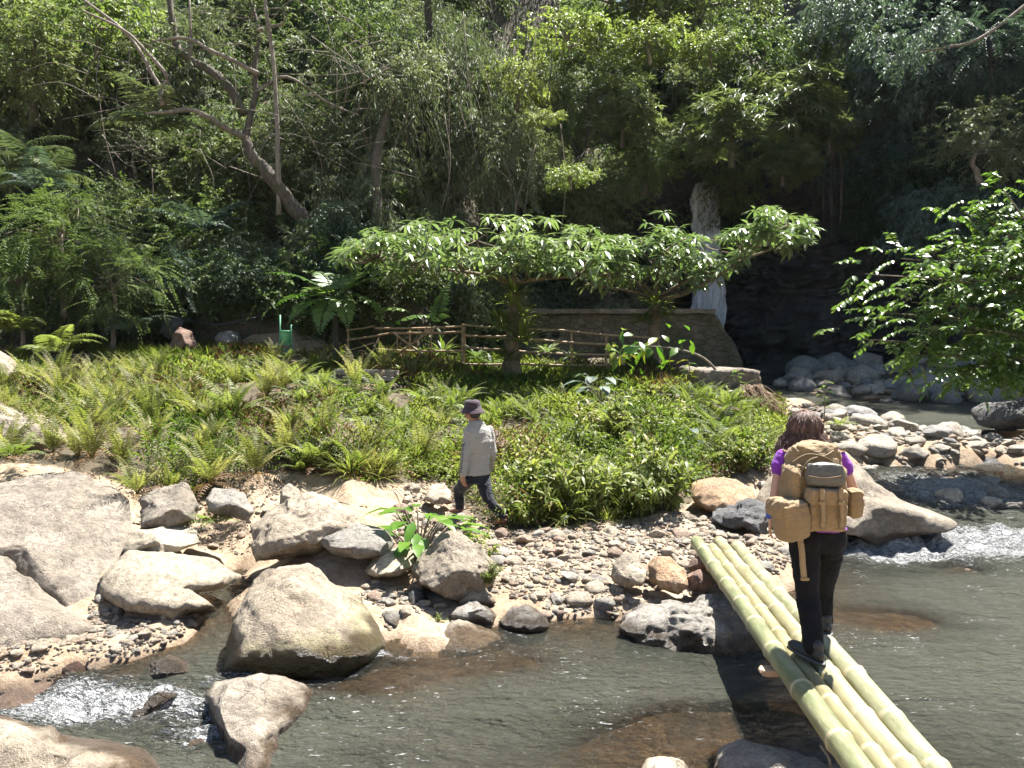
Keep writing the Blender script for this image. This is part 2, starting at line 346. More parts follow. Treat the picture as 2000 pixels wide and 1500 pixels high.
# ------------------------------------------------------------------ water
RAP = [(-2.55, 5.25, .8, .22, 1.0), (-1.7, 5.72, .5, .16, 1.15), (-3.2, 5.45, .7, .3, .8), (-2.0, 4.85, .35, .2, .8), (-1.2, 5.98, .45, .09, 1.1), (5.4, 9.6, 1.6, .55, 1.15), (4.3, 9.0, .8, .25, .9), (7.0, 12.0, 1.4, 1.3, 1.1), (8.5, 14.0, 1.2, .6, .8), (6.6, 9.3, 1.6, .5, 1.0), (5.2, 8.7, 1.2, .3, .5), (4.1, 8.4, .9, .35, .3), (1.3, 5.15, .8, .1, .35), (.3, 5.0, .9, .12, .25), (7.3, 17.9, 1.4, .25, .5), (8.5, 29.0, 1.5, .8, .8), (-4.6, 5.0, 1.0, .4, .8), (8.2, 24.5, .8, .5, .6), (1.0, 6.3, 1.6, .6, .1)]
def water_part(xs, ys):
    X, Y = np.meshgrid(xs, ys, indexing='ij'); q = P3(X, Y)
    foam = np.zeros(X.shape)
    for a, b, sx, sy, t in RAP: foam += t * np.exp(-((X - a) / sx) ** 2 - ((Y - b) / sy) ** 2)
    st = np.stack([X * 3.0 + Y * 1.4, Y * 5.5 - X * 2.6, X * 0], -1)
    amp = .007 + .075 * np.clip(foam, 0, 1.2)
    Z = W(Y) + amp * fbm(st, 4) - .05 * ss((-X - 1.6) / 1.6) * ss((6.2 - Y) / .9)
    G = ground(X, Y); dep = W(Y) - G
    return np.stack([X, Y, Z], -1).reshape(-1, 3), grid_tris(len(xs), len(ys)), dep.reshape(-1), foam.reshape(-1)
ws = [water_part(np.arange(-6.6, 8.01, .034), np.arange(3.3, 10.41, .034)), water_part(np.arange(.5, 20.1, .14), np.arange(10.404, 33.6, .14)),
      water_part(np.concatenate([np.linspace(-40, -6.6, 18)]), np.arange(3.3, 7, .2)), water_part(np.linspace(8.0, 40, 20), np.arange(2.0, 10.5, .3))]
vv, tt, dd, ff, n = [], [], [], [], 0
for v, t, d, f in ws:
    keep = (d[t] > -.07).any(1); t = t[keep]; vv.append(v); tt.append(t + n); dd.append(d); ff.append(f); n += len(v)
k = NT('river_water'); pos = k.pos(); dep = k.attr('depth'); foam = k.attr('foam')
flow = k.map(pos, (1, 1.9, 1), (0, 0, .45))
r1 = k.noise(flow, 3.2, 3, .5, .6); r2 = k.noise(flow, 11, 4, .6, .5); r3 = k.noise(flow, 38, 3, .6, .3)
h = k.math('ADD', k.math('MULTIPLY', r1, .8), k.math('ADD', k.math('MULTIPLY', r2, .55), k.math('MULTIPLY', r3, .20)))
rest = k.math('MULTIPLY_ADD', foam, .7, .85)
nb = k.n('Bump', Strength=rest, Distance=.24, Height=h).outputs[0]
murk = k.n('BsdfDiffuse', Color=k.mix(k.noise(pos, .8, 3), (.058, .063, .047), (.092, .092, .07)), Normal=nb).outputs[0]
clear = k.n('BsdfTransparent', Color=(.86, .76, .58)).outputs[0]
opac = k.math('SUBTRACT', 1., k.math('POWER', 2.718, k.math('MULTIPLY', k.math('MAXIMUM', dep, 0.), -5.0)))
body = k.n('MixShader', i0=opac, i1=clear, i2=murk).outputs[0]
fr = k.n('Fresnel', IOR=1.33, Normal=nb).outputs[0]
surf = k.n('MixShader', i0=fr, i1=body, i2=k.n('BsdfGlossy', Color=(1, 1, 1), Roughness=.15, Normal=nb).outputs[0]).outputs[0]
fl = k.map(pos, (1, 3.2, 1), (0, 0, .55))
fn = k.math('ADD', k.math('MULTIPLY', k.noise(fl, 7.5, 8, .78, 1.8), .6), k.math('MULTIPLY', k.noise(fl, 42, 5, .75, .8), .5))
foam_glint = k.math('MULTIPLY', k.ramp(k.math('ADD', fn, k.math('MULTIPLY', foam, .22)), (.69, 0), (.80, .95)), .95)
glint_flk = k.math('MULTIPLY', k.ramp(k.noise(k.map(pos, (1, 3.6, 1), (0, 0, .25)), 13, 4, .62, .8), (.635, 0), (.68, 1)), k.ramp(k.noise(pos, 1.15, 3, .55, .6), (.5, 0), (.6, .8)))  # white flecks painted into the water colour stand in for sun glints
foam_glint = k.math('MAXIMUM', foam_glint, glint_flk)  # real foam plus the painted glints
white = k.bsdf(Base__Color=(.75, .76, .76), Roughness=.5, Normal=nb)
WATER = k.end(k.n('MixShader', i0=foam_glint, i1=surf, i2=white).outputs[0])
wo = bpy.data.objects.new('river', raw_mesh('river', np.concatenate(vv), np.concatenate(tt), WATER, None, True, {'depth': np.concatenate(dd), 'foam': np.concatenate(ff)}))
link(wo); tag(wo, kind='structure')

# ------------------------------------------------------------------ cliff round the plunge pool
cp, _ = smooth_path(np.array([(5.2, 31.5, 0), (6.3, 32.6, 0), (7.4, 33.6, 0), (9.0, 33.4, 0), (10.4, 32.2, 0), (12.2, 31.6, 0), (14.5, 31.3, 0), (17, 30.0, 0), (20, 27.0, 0), (25, 22, 0), (32, 17, 0)]), np.ones(11), 330)
zs = np.concatenate([np.linspace(-.5, 12, 150), np.linspace(12.2, 20, 50)])
nrm = unit(np.cross(np.gradient(cp, axis=0), [0, 0, 1.]))                       # towards the pool
A, B = np.meshgrid(np.arange(len(cp)), zs, indexing='ij'); base = cp[A]; HT = np.interp(base[..., 0], [8, 10.5, 13, 15.5, 17.5, 19, 40], [10.5, 11, 13, 16.5, 20, 22, 22]); B = np.where(B > 4, 4 + (B - 4) / 16 * (HT - 4), B); q = np.stack([base[..., 0], base[..., 1], B], -1)
lay = fbm(np.stack([q[..., 0] * .35 + fbm(q * .5, 3) * .5, q[..., 1] * .35, q[..., 2] * 2.6 + fbm(q * .6 + 9, 3) * 1.6], -1), 4)
tt_ = q[..., 2] * 1.5 + 1.3 * fbm(q * .45 + 9, 3) + .25 * fbm(q * 2.5, 2); saw = tt_ - np.floor(tt_); t2_ = q[..., 2] * 4.3 + q[..., 0] * .35 + 1.1 * fbm(q * .8 + 4, 3); saw2 = t2_ - np.floor(t2_)
off = .42 * (1 - saw) * (.5 + fbm(q * .6 + 20, 3)) + .14 * (1 - saw2) + 1.1 * fbm(q * .28, 4) + .55 * np.where(B < 8, lay, lay * .4) + .3 * fbm(q * 1.7, 4)
off += 1.5 * ss((B - 7.0) / 2.5) * ss((9.0 - abs(base[..., 0] - 11)) / 4) - .9 * ss((B - 9) / 8)
off += 1.3 * np.exp(-((base[..., 0] - 11.6) / 1.5) ** 2 - ((B - 1.8) / 2.8) ** 2)
q = q + nrm[A] * off[..., None]
k = NT('cliff_rock'); pos = k.pos(); mp = k.map(pos, (1, 1, 3)); n1 = k.noise(mp, 1.4, 6, .62, .5); n2 = k.noise(pos, .5, 3); n3 = k.noise(mp, 9, 5, .7)
c = k.ramp(n1, (.35, (.012, .012, .013)), (.55, (.03, .028, .027)), (.72, (.065, .058, .05))); c = k.mix(k.ramp(n2, (.52, 0), (.62, .5)), c, (.03, .038, .018))
CLIFF = k.end(k.bsdf(Base__Color=c, Roughness=.55, Normal=k.bump(k.math('ADD', n1, k.math('MULTIPLY', n3, .3)), .9, .12)))
q_cliff = q.reshape(-1, 3)
co = bpy.data.objects.new('cliff', raw_mesh('cliff', q.reshape(-1, 3), grid_tris(len(cp), len(zs)), CLIFF)); link(co); tag(co, kind='structure')
# ------------------------------------------------------------------ boulders
TAN = rock_mat('tan_boulder', (.20, .16, .115), (.295, .245, .18), (.38, .325, .25), wet_z=.15, moss=.0)
MOSSY = rock_mat('mossy_boulder', (.21, .165, .115), (.305, .25, .18), (.40, .34, .26), wet_z=.2, moss=.95)
PALE = rock_mat('pale_rock', (.30, .25, .18), (.41, .35, .26), (.50, .44, .34), wet_z=.06, scale=1.5)
GREY = rock_mat('grey_rock', (.16, .143, .12), (.245, .222, .188), (.335, .308, .265), wet_z=.1, scale=1.3)
DARK = rock_mat('dark_rock', (.06, .06, .062), (.11, .105, .1), (.2, .19, .175), wet_z=.12, scale=1.6, bump=.9)
RUST = rock_mat('rusty_rock', (.24, .15, .09), (.38, .24, .13), (.42, .34, .26), wet_z=.1)
BROWN = rock_mat('brown_rock', (.10, .06, .045), (.17, .1, .07), (.25, .17, .12), wet_z=.1)
SLAB = rock_mat('weathered_slab', (.20, .165, .125), (.29, .245, .19), (.375, .325, .26), wet_z=.05, scale=1.3, bump=1.)
WETR = rock_mat('wet_stream_rock', (.1, .085, .065), (.16, .135, .105), (.23, .2, .16), wet_z=.45)

def rock(name, label, out, Y, thick, mat, seed, lean=.5, amp=.07, sub=5, cuts=7, cat='boulder', group=None, sink=0, ledge=0):
    out = np.asarray(out, float); c = (out.min(0) + out.max(0)) / 2; C = P(c[0], c[1], Y); cam_ = np.array([0, 0, CAMZ])
    d = unit(C - cam_); r = unit(np.cross(d, [0, 0, 1.])); u = np.cross(r, d)
    pl = []
    for p in out:
        w = ray(*p); t = ((C - cam_) @ d) / (w @ d); w = cam_ + w * t - C; pl.append((w @ r, w @ u))
    pl = np.array(pl); seg = np.linspace(0, 1, 24, endpoint=False)[:, None]
    den = np.vstack([a * (1 - seg) + b * seg for a, b in zip(pl, np.roll(pl, -1, 0))]); th = np.arctan2(den[:, 1], den[:, 0]); rr = np.hypot(den[:, 0], den[:, 1])
    o = np.argsort(th); th, rr = th[o], rr[o]; th = np.concatenate([th - 2 * PI, th, th + 2 * PI]); rr = np.tile(rr, 3)
    tq = np.linspace(-PI, PI, 181); rq = np.interp(tq, th, rr); rq = (np.roll(rq, 1) + 2 * rq + np.roll(rq, -1)) / 4
    v, t = ico(sub); g = np.random.default_rng(seed)
    for _ in range(cuts):
        n = unit(np.array([g.normal(0, .8), g.normal(.15, .7), -abs(g.normal(.8, .5))])); k = g.uniform(.66, .9)
        v = v - n * (np.clip(v @ n - k, 0, None) * g.uniform(.75, 1.))[:, None]
    rho = np.hypot(v[:, 0], v[:, 1]); ang = np.arctan2(v[:, 1], v[:, 0]); R_ = np.interp(ang, tq, rq)
    size = (rr.mean()); a = R_ * rho * np.cos(ang); b = R_ * rho * np.sin(ang)
    pos = C + a[:, None] * r + b[:, None] * u + (v[:, 2] * thick + b * lean)[:, None] * d
    nr = unit(v[:, :1] * r + v[:, 1:2] * u + v[:, 2:] * d)
    q = pos / size; ns = fbm(q * 1.3 + seed, 5, .52)
    rid = 1 - np.abs(fbm(q * 2.2 + seed * 3 + 4, 4))
    pos = pos + nr * ((ns * amp + (rid - .8) * amp * .85 + fbm(q * 6.5 + seed, 3) * amp * .22) * size)[:, None]
    if ledge: pos = pos + nr * (np.sign(fbm(q * np.array([.8, .8, 3.]) + seed, 3)) * ledge * size * .5)[:, None] * 0 + nr * (np.tanh(fbm(q * np.array([1., 1., 2.4]) + seed, 4) * 6) * ledge * size)[:, None]
    me = raw_mesh(name, pos, t, mat); ob = link(bpy.data.objects.new(name, me)); based(ob)
    return tag(ob, label, cat, group)
G1 = 'boulders and rocks along the stream'
def bx(x0, y0, x1, y1, s=0):
    """rounded outline for a smaller rock"""
    g = np.random.default_rng(int(x0 * 7 + y0)); a = np.arange(11) * 2 * PI / 11; k = 1 + g.normal(0, .07, 11)
    cx, cy, w, h = (x0 + x1) / 2, (y0 + y1) / 2, (x1 - x0) / 2, (y1 - y0) / 2
    sg = lambda t: np.sign(t) * np.abs(t) ** .8
    return [(cx + w * sg(math.cos(t)) * q, cy + h * sg(math.sin(t)) * q) for t, q in zip(a, k)]
ROCKS = [
 ('broad weathered grey slab boulder with cracks, largest rock at the far left', [(-160, 960), (20, 925), (90, 908), (160, 905), (225, 935), (262, 975), (257, 1040), (225, 1120), (195, 1185), (140, 1200), (80, 1160), (20, 1115), (-60, 1110), (-160, 1110)], 7.35, .35, SLAB, 11, 1.15, .05, 6, 5, .02),
 ('pale smooth sloping rock below the broad cracked slab, above the pebble beach', [(-160, 1120), (0, 1060), (40, 1085), (80, 1150), (140, 1198), (200, 1225), (165, 1250), (80, 1275), (0, 1300), (-160, 1320)], 6.45, .4, SLAB, 12, 1.0, .05, 5, 4, 0),
 ('small pale rock wedged under the left corner of the cracked slab', [(-60, 1040), (20, 1068), (34, 1110), (10, 1170), (-60, 1190)], 6.9, .3, SLAB, 13, 1.2, .06, 5, 4, 0),
 ('cream flat shelf of rock jutting toward the big central boulder', [(195, 1130), (215, 1100), (250, 1072), (330, 1078), (420, 1092), (467, 1122), (440, 1148), (385, 1160), (430, 1188), (340, 1205), (250, 1190), (205, 1165)], 7.05, .45, PALE, 14, 1.5, .05, 5, 4, .02),
 ('cream bare ledge behind the jutting rock shelf', [(235, 1060), (260, 1035), (320, 1026), (385, 1030), (392, 1060), (320, 1085), (240, 1085)], 7.75, .4, PALE, 15, 1.5, .05, 5, 4, 0),
 ('rough dappled rock under hanging ferns beside the cracked slab', [(272, 975), (300, 940), (360, 940), (388, 985), (382, 1020), (330, 1034), (278, 1030)], 8.2, .4, SLAB, 16, .9, .09, 5, 6, 0),
 ('rounded grey boulder on top of a green fern, left of the dirt path', [(398, 975), (415, 953), (450, 952), (480, 965), (497, 1000), (485, 1018), (440, 1010), (408, 1000)], 8.3, .28, GREY, 17, .5, .06, 5, 6, 0),
 ('small pale upright stone at the edge of the dirt path', [(545, 985), (550, 955), (565, 944), (585, 955), (594, 985), (570, 995)], 8.7, .15, PALE, 18, .5, .06, 4, 5, 0),
 ('long flat-topped boulder with a shadowed front beside the dirt path', [(478, 1030), (505, 995), (560, 975), (610, 963), (655, 975), (700, 1000), (714, 1030), (690, 1050), (640, 1080), (560, 1098), (500, 1090)], 7.9, .5, TAN, 19, .35, .07, 6, 6, 0),
 ('low grey rock in front of the long flat-topped boulder', [(612, 1050), (640, 1030), (700, 1018), (758, 1035), (770, 1060), (755, 1085), (700, 1092), (640, 1085)], 7.6, .35, GREY, 20, .8, .06, 5, 6, 0),
 ('big smooth tan boulder with a patch of green moss in the middle of the stream', [(425, 1320), (445, 1250), (480, 1165), (520, 1108), (570, 1070), (610, 1058), (650, 1085), (700, 1150), (735, 1215), (748, 1255), (735, 1290), (650, 1320), (540, 1335)], 6.35, .6, MOSSY, 21, .75, .05, 6, 6, 0),
 ('overhanging rounded boulder with cracks beside the leafy green plant', [(800, 1115), (822, 1072), (860, 1045), (885, 1036), (915, 1050), (950, 1073), (985, 1098), (990, 1120), (962, 1150), (925, 1170), (880, 1186), (840, 1172), (806, 1145)], 7.15, .45, TAN, 22, .25, .07, 6, 8, 0),
 ('small grey stone tucked under the overhanging boulder, topmost of the stack', [(893, 1180), (900, 1155), (925, 1138), (950, 1150), (972, 1178), (930, 1192)], 6.95, .16, TAN, 23, .5, .06, 4, 6, 0),
 ('flat rounded grey rock behind the pale triangular rock at the pool', [(864, 1205), (875, 1180), (915, 1168), (955, 1180), (982, 1205), (975, 1225), (920, 1228)], 6.75, .25, GREY, 24, .6, .06, 5, 6, 0),
 ('pale triangular rock with its foot in the pool', [(812, 1285), (835, 1258), (880, 1210), (915, 1194), (950, 1210), (998, 1250), (985, 1275), (920, 1296), (850, 1305)], 6.5, .35, PALE, 25, .55, .06, 5, 6, 0),
 ('low grey rock at the water edge right of the triangular rock', [(972, 1215), (990, 1188), (1030, 1180), (1065, 1200), (1074, 1225), (1040, 1245), (995, 1240)], 6.75, .25, GREY, 26, .7, .06, 5, 6, 0),
 ('smooth pale hump of rock below the leafy green plant', [(712, 1115), (735, 1085), (775, 1066), (806, 1075), (812, 1105), (780, 1125), (735, 1130)], 7.45, .28, PALE, 27, .8, .05, 5, 5, 0),
 ('dark shadowed stone between the mossy boulder and the overhanging boulder', bx(788, 1150, 838, 1215), 6.95, .18, DARK, 28, .4, .09, 4, 7, 0),
 ('grey angular stone in the shade beside the mossy boulder', bx(742, 1182, 798, 1240), 6.65, .2, GREY, 29, .4, .09, 4, 8, 0),
 ('rounded brown boulder on the gravel bar, left of the pinkish boulder', bx(1193, 1082, 1266, 1148), 7.3, .2, TAN, 30, .4, .05, 5, 5, 0),
 ('smooth pinkish oval boulder on the gravel bar near the bamboo ends', [(1258, 1100), (1275, 1085), (1310, 1088), (1342, 1110), (1345, 1145), (1325, 1162), (1290, 1150), (1265, 1128)], 7.15, .2, RUST, 31, .4, .04, 5, 5, 0),
 ('small pale egg-shaped stone between the two gravel bar boulders', bx(1229, 1110, 1264, 1142), 7.05, .09, PALE, 32, .4, .05, 4, 4, 0),
 ('reddish blocky stone under the bamboo poles', bx(1340, 1112, 1388, 1158), 7.1, .14, BROWN, 33, .4, .08, 4, 8, 0),
 ('brown stone beneath the far ends of the bamboo poles', bx(1340, 1084, 1410, 1122), 7.45, .2, BROWN, 34, .4, .08, 4, 8, 0),
 ('craggy grey rock in the pool under the bamboo poles', [(1218, 1200), (1232, 1165), (1275, 1148), (1320, 1150), (1400, 1166), (1470, 1175), (1510, 1215), (1500, 1270), (1440, 1292), (1380, 1295), (1300, 1285), (1250, 1262), (1222, 1232)], 6.55, .5, GREY, 35, 1.0, .11, 6, 9, .04),
 ('orange-topped boulder at the edge of the bushes', [(1343, 965), (1360, 940), (1395, 931), (1440, 937), (1470, 955), (1480, 985), (1440, 1008), (1370, 1005), (1345, 990)], 9.8, .4, RUST, 36, .8, .07, 5, 7, 0),
 ('dark jagged rock in front of the orange-topped boulder', [(1390, 1000), (1420, 982), (1465, 975), (1505, 985), (1512, 1020), (1490, 1045), (1430, 1035), (1395, 1018)], 9.2, .35, DARK, 37, .8, .13, 5, 9, .04),
 ('long tawny boulder tapering into the river right of the woman', [(1476, 975), (1500, 930), (1550, 905), (1620, 895), (1680, 905), (1715, 940), (1760, 972), (1810, 995), (1860, 1010), (1878, 1024), (1850, 1042), (1700, 1055), (1560, 1055), (1485, 1030)], 9.9, .8, TAN, 38, .9, .05, 6, 6, 0),
 ('square-sided grey block of stone standing in the river shallows', [(1822, 905), (1822, 880), (1875, 870), (1885, 880), (1898, 908), (1870, 915), (1835, 915)], 14.0, .3, GREY, 39, .3, .02, 5, 3, 0),
 ('pale flat stone in the shallows, lower left of the river stone cluster', bx(1826, 952, 1884, 990), 11.5, .22, PALE, 40, .4, .06, 4, 5, 0),
 ('grey rounded stone at the back of the river stone cluster', bx(1906, 928, 1962, 962), 12.4, .25, GREY, 41, .4, .06, 4, 5, 0),
 ('grey peaked stone in the middle of the river stone cluster', [(1910, 978), (1920, 950), (1945, 945), (1965, 955), (1982, 980), (1950, 992)], 11.6, .22, GREY, 42, .4, .06, 4, 6, 0),
 ('pale blocky stone at the front of the river stone cluster', bx(1908, 968, 1960, 998), 11.2, .18, PALE, 43, .4, .06, 4, 8, 0),
 ('flat grey stone at the right edge of the river stone cluster', bx(1938, 980, 2010, 1006), 11.1, .3, GREY, 44, .4, .06, 4, 5, 0),
 ('dark wet stone lapped by the river at the right edge', bx(1966, 958, 2030, 985), 11.7, .3, DARK, 45, .4, .06, 4, 5, 0),
 ('tan stone with an orange stain above the river stone cluster', bx(1840, 930, 1892, 955), 12.6, .2, RUST, 46, .4, .06, 4, 5, 0),
 ('triangular foreground boulder with a pale ridge at the bottom of the stream', [(382, 1335), (430, 1310), (500, 1303), (560, 1314), (620, 1340), (612, 1380), (572, 1432), (545, 1500), (525, 1600), (440, 1600), (425, 1490), (398, 1425), (380, 1375)], 4.85, .4, SLAB, 47, .9, .05, 6, 7, 0),
 ('big foreground boulder cut by the bottom left corner', [(-160, 1400), (-60, 1370), (0, 1372), (90, 1408), (170, 1438), (240, 1450), (285, 1468), (308, 1500), (320, 1600), (-160, 1600)], 4.45, .5, TAN, 48, 1.0, .05, 6, 7, .02),
 ('small tan rock pressed against the triangular foreground boulder', [(345, 1500), (365, 1440), (395, 1418), (425, 1440), (435, 1530), (400, 1570), (350, 1560)], 4.75, .2, TAN, 49, .4, .06, 5, 5, 0),
 ('dark wet dome of rock washed over by the side stream', [(268, 1325), (290, 1295), (330, 1280), (372, 1296), (378, 1315), (330, 1330), (290, 1345)], 5.85, .22, WETR, 50, .6, .06, 5, 5, 0),
 ('long wet brown rock lying across the side stream rapids', [(205, 1425), (250, 1390), (300, 1350), (340, 1334), (385, 1340), (340, 1370), (295, 1395), (265, 1425)], 5.3, .18, WETR, 51, .7, .07, 5, 6, 0),
 ('brown wet stone at the tip of the pebble beach', bx(112, 1290, 172, 1330), 5.85, .15, BROWN, 52, .5, .07, 4, 5, 0),
 ('tan stone where the pebble beach meets the side stream', bx(215, 1252, 258, 1285), 6.15, .13, PALE, 53, .5, .07, 4, 7, 0),
 ('long flat pale stone on the pebble beach beside the olive pool', bx(284, 1226, 346, 1252), 6.4, .12, PALE, 54, .5, .06, 4, 6, 0),
 ('stack-like layered grey stone below the cream shelf', bx(204, 1172, 262, 1212), 6.75, .18, GREY, 55, .5, .08, 4, 8, .03),
 ('cream oval stone lying below the cream shelf', bx(288, 1184, 368, 1218), 6.75, .16, PALE, 56, .6, .05, 4, 5, 0),
 ('dark wet stone with a red-brown leaf edge beside the small cascade', bx(738, 1283, 796, 1312), 6.2, .16, BROWN, 57, .6, .07, 4, 6, 0),
 ('low wet brown stone in the small cascade between mossy and triangular rocks', bx(615, 1302, 705, 1340), 5.95, .18, WETR, 58, .6, .06, 4, 6, 0),
 ('pale flat stone at the bottom edge of the photo below the pool', bx(1250, 1476, 1345, 1530), 4.3, .16, PALE, 59, .7, .05, 4, 5, 0),
 ('long grey bedrock ledge beside the near ends of the bamboo poles', [(1395, 1490), (1418, 1455), (1450, 1445), (1520, 1462), (1600, 1478), (1660, 1500), (1680, 1570), (1400, 1570)], 4.25, .3, GREY, 60, 1., .07, 5, 6, .03),
 ('smooth dark grey rock under the bamboo at the bottom edge', [(1500, 1470), (1530, 1442), (1600, 1440), (1660, 1470), (1700, 1520), (1600, 1540), (1510, 1510)], 4.4, .3, DARK, 61, .9, .05, 5, 6, 0),
 ('pale slanting rock among the ferns at the far left edge', [(-70, 740), (-60, 690), (0, 684), (30, 705), (56, 735), (30, 755), (-30, 765)], 15.5, .8, TAN, 62, .5, .06, 5, 6, 0),
 ('long brown boulder lying among ferns above the cracked slab', [(-80, 870), (-60, 800), (0, 787), (60, 795), (110, 820), (140, 860), (120, 890), (0, 900)], 10.2, .7, TAN, 63, .4, .06, 5, 6, 0),
 ('reddish round boulder at the foot of the jungle', [(326, 685), (332, 655), (352, 638), (375, 648), (388, 672), (384, 690)], 20.5, .45, BROWN, 64, .4, .06, 4, 6, 0),
 ('dark boulder behind the reddish boulder at the jungle foot', bx(308, 618, 366, 662), 21.4, .5, DARK, 65, .4, .06, 4, 6, 0),
 ('low grey rock in front of the leaf-strewn earth bank', bx(420, 645, 476, 690), 21.2, .5, GREY, 66, .6, .06, 4, 6, 0),
 ('leaf-strewn bank of earth behind the green wash bucket', [(440, 720), (480, 640), (540, 605), (600, 600), (660, 615), (700, 650), (720, 720)], 22.6, 1.3, bpy.data.materials['earth'], 67, 1., .07, 5, 4, 0),
 ('white flat stone on the path left of the walking man', [(828, 975), (838, 948), (868, 944), (882, 960), (878, 980), (850, 986)], 9.75, .18, PALE, 68, 1., .04, 4, 5, 0),
 ('small brown stone beside the walking man legs', bx(862, 962, 884, 984), 9.9, .12, BROWN, 69, .5, .06, 4, 6, 0),
 ('whitish flat rock half hidden in the bushes right of the man', [(1062, 940), (1075, 920), (1100, 918), (1124, 938), (1100, 950)], 11.0, .25, PALE, 70, .8, .05, 4, 5, 0),
 ('purple-brown rock in the bushes behind the walking man', [(955, 880), (960, 842), (975, 838), (992, 868), (985, 890)], 11.8, .25, BROWN, 71, .5, .07, 4, 6, 0),
 ('dark wet boulder at the river bend under the overhanging tree', [(1895, 800), (1915, 785), (1960, 785), (2060, 775), (2100, 830), (1960, 840), (1910, 830)], 16.2, 1., DARK, 72, .6, .05, 5, 6, 0),
]
for lab, out, Y, th, m, seed, lean, amp, sub, cuts, ledge in ROCKS:
    nm = 'earth_bank' if 'bank of earth' in lab else ('boulder' if 'boulder' in lab else ('stone' if 'stone' in lab else 'rock'))
    o = rock(nm, lab, out, Y, th, m, seed, lean, amp, sub, cuts, nm.replace('_', ' '), G1 if nm != 'earth_bank' else None, ledge=ledge)
BOXES = [(o.location.x, o.location.y, max(o.dimensions.x, .1) / 2, max(o.dimensions.y, .1) / 2) for o in bpy.data.objects if o.get('group') == G1]

# ------------------------------------------------------------------ loose stones
STMATS = [rock_mat('stone_tan', (.33, .265, .19), (.45, .375, .28), (.55, .47, .37), wet_z=-.05, scale=5), rock_mat('stone_grey', (.25, .225, .185), (.35, .32, .27), (.46, .42, .36), wet_z=-.05, scale=5),
          rock_mat('stone_red', (.28, .195, .14), (.40, .29, .21), (.49, .38, .29), wet_z=-.05, scale=5)]
UPMAT = [rock_mat('river_stone_grey', (.17, .165, .155), (.26, .25, .23), (.35, .33, .3), scale=2), rock_mat('river_stone_tan', (.24, .21, .17), (.33, .29, .235), (.42, .38, .31), scale=2)]
def stone_shape(seed, n, round_):
    g = np.random.default_rng(seed); v, t = ico(n)
    for _ in range(9 if round_ else 14):
        m = unit(g.normal(0, 1, 3)); k = g.uniform(.72, .95) if round_ else g.uniform(.5, .85)
        v = v - m * (np.clip(v @ m - k, 0, None) * .95)[:, None]
    v = v + unit(v) * (fbm(v * 1.6 + seed, 3) * .13)[:, None]
    return v * np.array([1, g.uniform(.65, .95), g.uniform(.42, .65)]), t
SHAPES = [stone_shape(100 + i, 3, i % 2) for i in range(10)]
LOW = [stone_shape(140 + i, 2, i % 2) for i in range(10)]
STMESH = {id(m): [raw_mesh('stone', v, t, m) for v, t in SHAPES] for m in STMATS + UPMAT}
rs = np.random.default_rng(5)
def scatter_stones(poly_px, N, smin, smax, power, mats, nbig, labels, group, gravel, avoid=True, plants_ok=False):
    xy = np.array([rw(*p) for p in poly_px]); lo, hi = xy.min(0), xy.max(0); pts = rs.uniform(lo, hi, (N * 4, 2)); pts = pts[sdist(pts[:, 0], pts[:, 1], xy) > 0][:N]
    z = ground(pts[:, 0], pts[:, 1]); s = smin * (rs.uniform(0.003, 1, len(pts)) ** (-1 / power)); s = np.minimum(s, smax)
    ok = z > W(pts[:, 1]) - .09
    if not plants_ok: ok &= ~in_plants(pts[:, 0], pts[:, 1] + .15, z)
    if avoid:
        for bx_, by_, hx, hy in BOXES: ok &= ((pts[:, 0] - bx_) / (hx * .85)) ** 2 + ((pts[:, 1] - by_) / (hy * .75)) ** 2 > 1
    pts, z, s = pts[ok], z[ok], s[ok]; o = np.argsort(-s / pts[:, 1])
    # the large ones keep their distance from one another
    big = []
    for i in o:
        if len(big) >= nbig: break
        if all((pts[i, 0] - pts[j, 0]) ** 2 + (pts[i, 1] - pts[j, 1]) ** 2 > (.8 * (s[i] + s[j])) ** 2 for j in big): big.append(i)
    for i in big:
        w = int(rs.integers(len(mats))) if rs.random() < .5 else 0
        ob = put(STMESH[id(mats[w])][int(rs.integers(10))], 'stone', (pts[i, 0], pts[i, 1], z[i] + s[i] * .16), (rs.normal(0, .2), rs.normal(0, .2), rs.uniform(0, 6.3)), s[i] * rs.uniform(.85, 1.15))
        tag(ob, stone_label(labels[w], pts[i, 0], pts[i, 1], z[i], s[i]), 'stone', group)
    B = set(big); rest = [i for i in range(len(pts)) if i not in B and s[i] <= (s[big[-1]] if big else 9) * 1.3]
    for i in rest:
        v, t = (LOW if s[i] * 1500 / pts[i, 1] > 9 else TINY)[int(rs.integers(10))]; a = rs.uniform(0, 6.3); c_, s_ = math.cos(a), math.sin(a)
        v = v * s[i]; v = np.stack([v[:, 0] * c_ - v[:, 1] * s_, v[:, 0] * s_ + v[:, 1] * c_, v[:, 2] + v[:, 0] * rs.normal(0, .25)], 1)
        gravel.add(v + [pts[i, 0], pts[i, 1], z[i] + s[i] * .1], t, int(rs.choice(3, p=[.55, .25, .2])), rs.random())
SL = {}
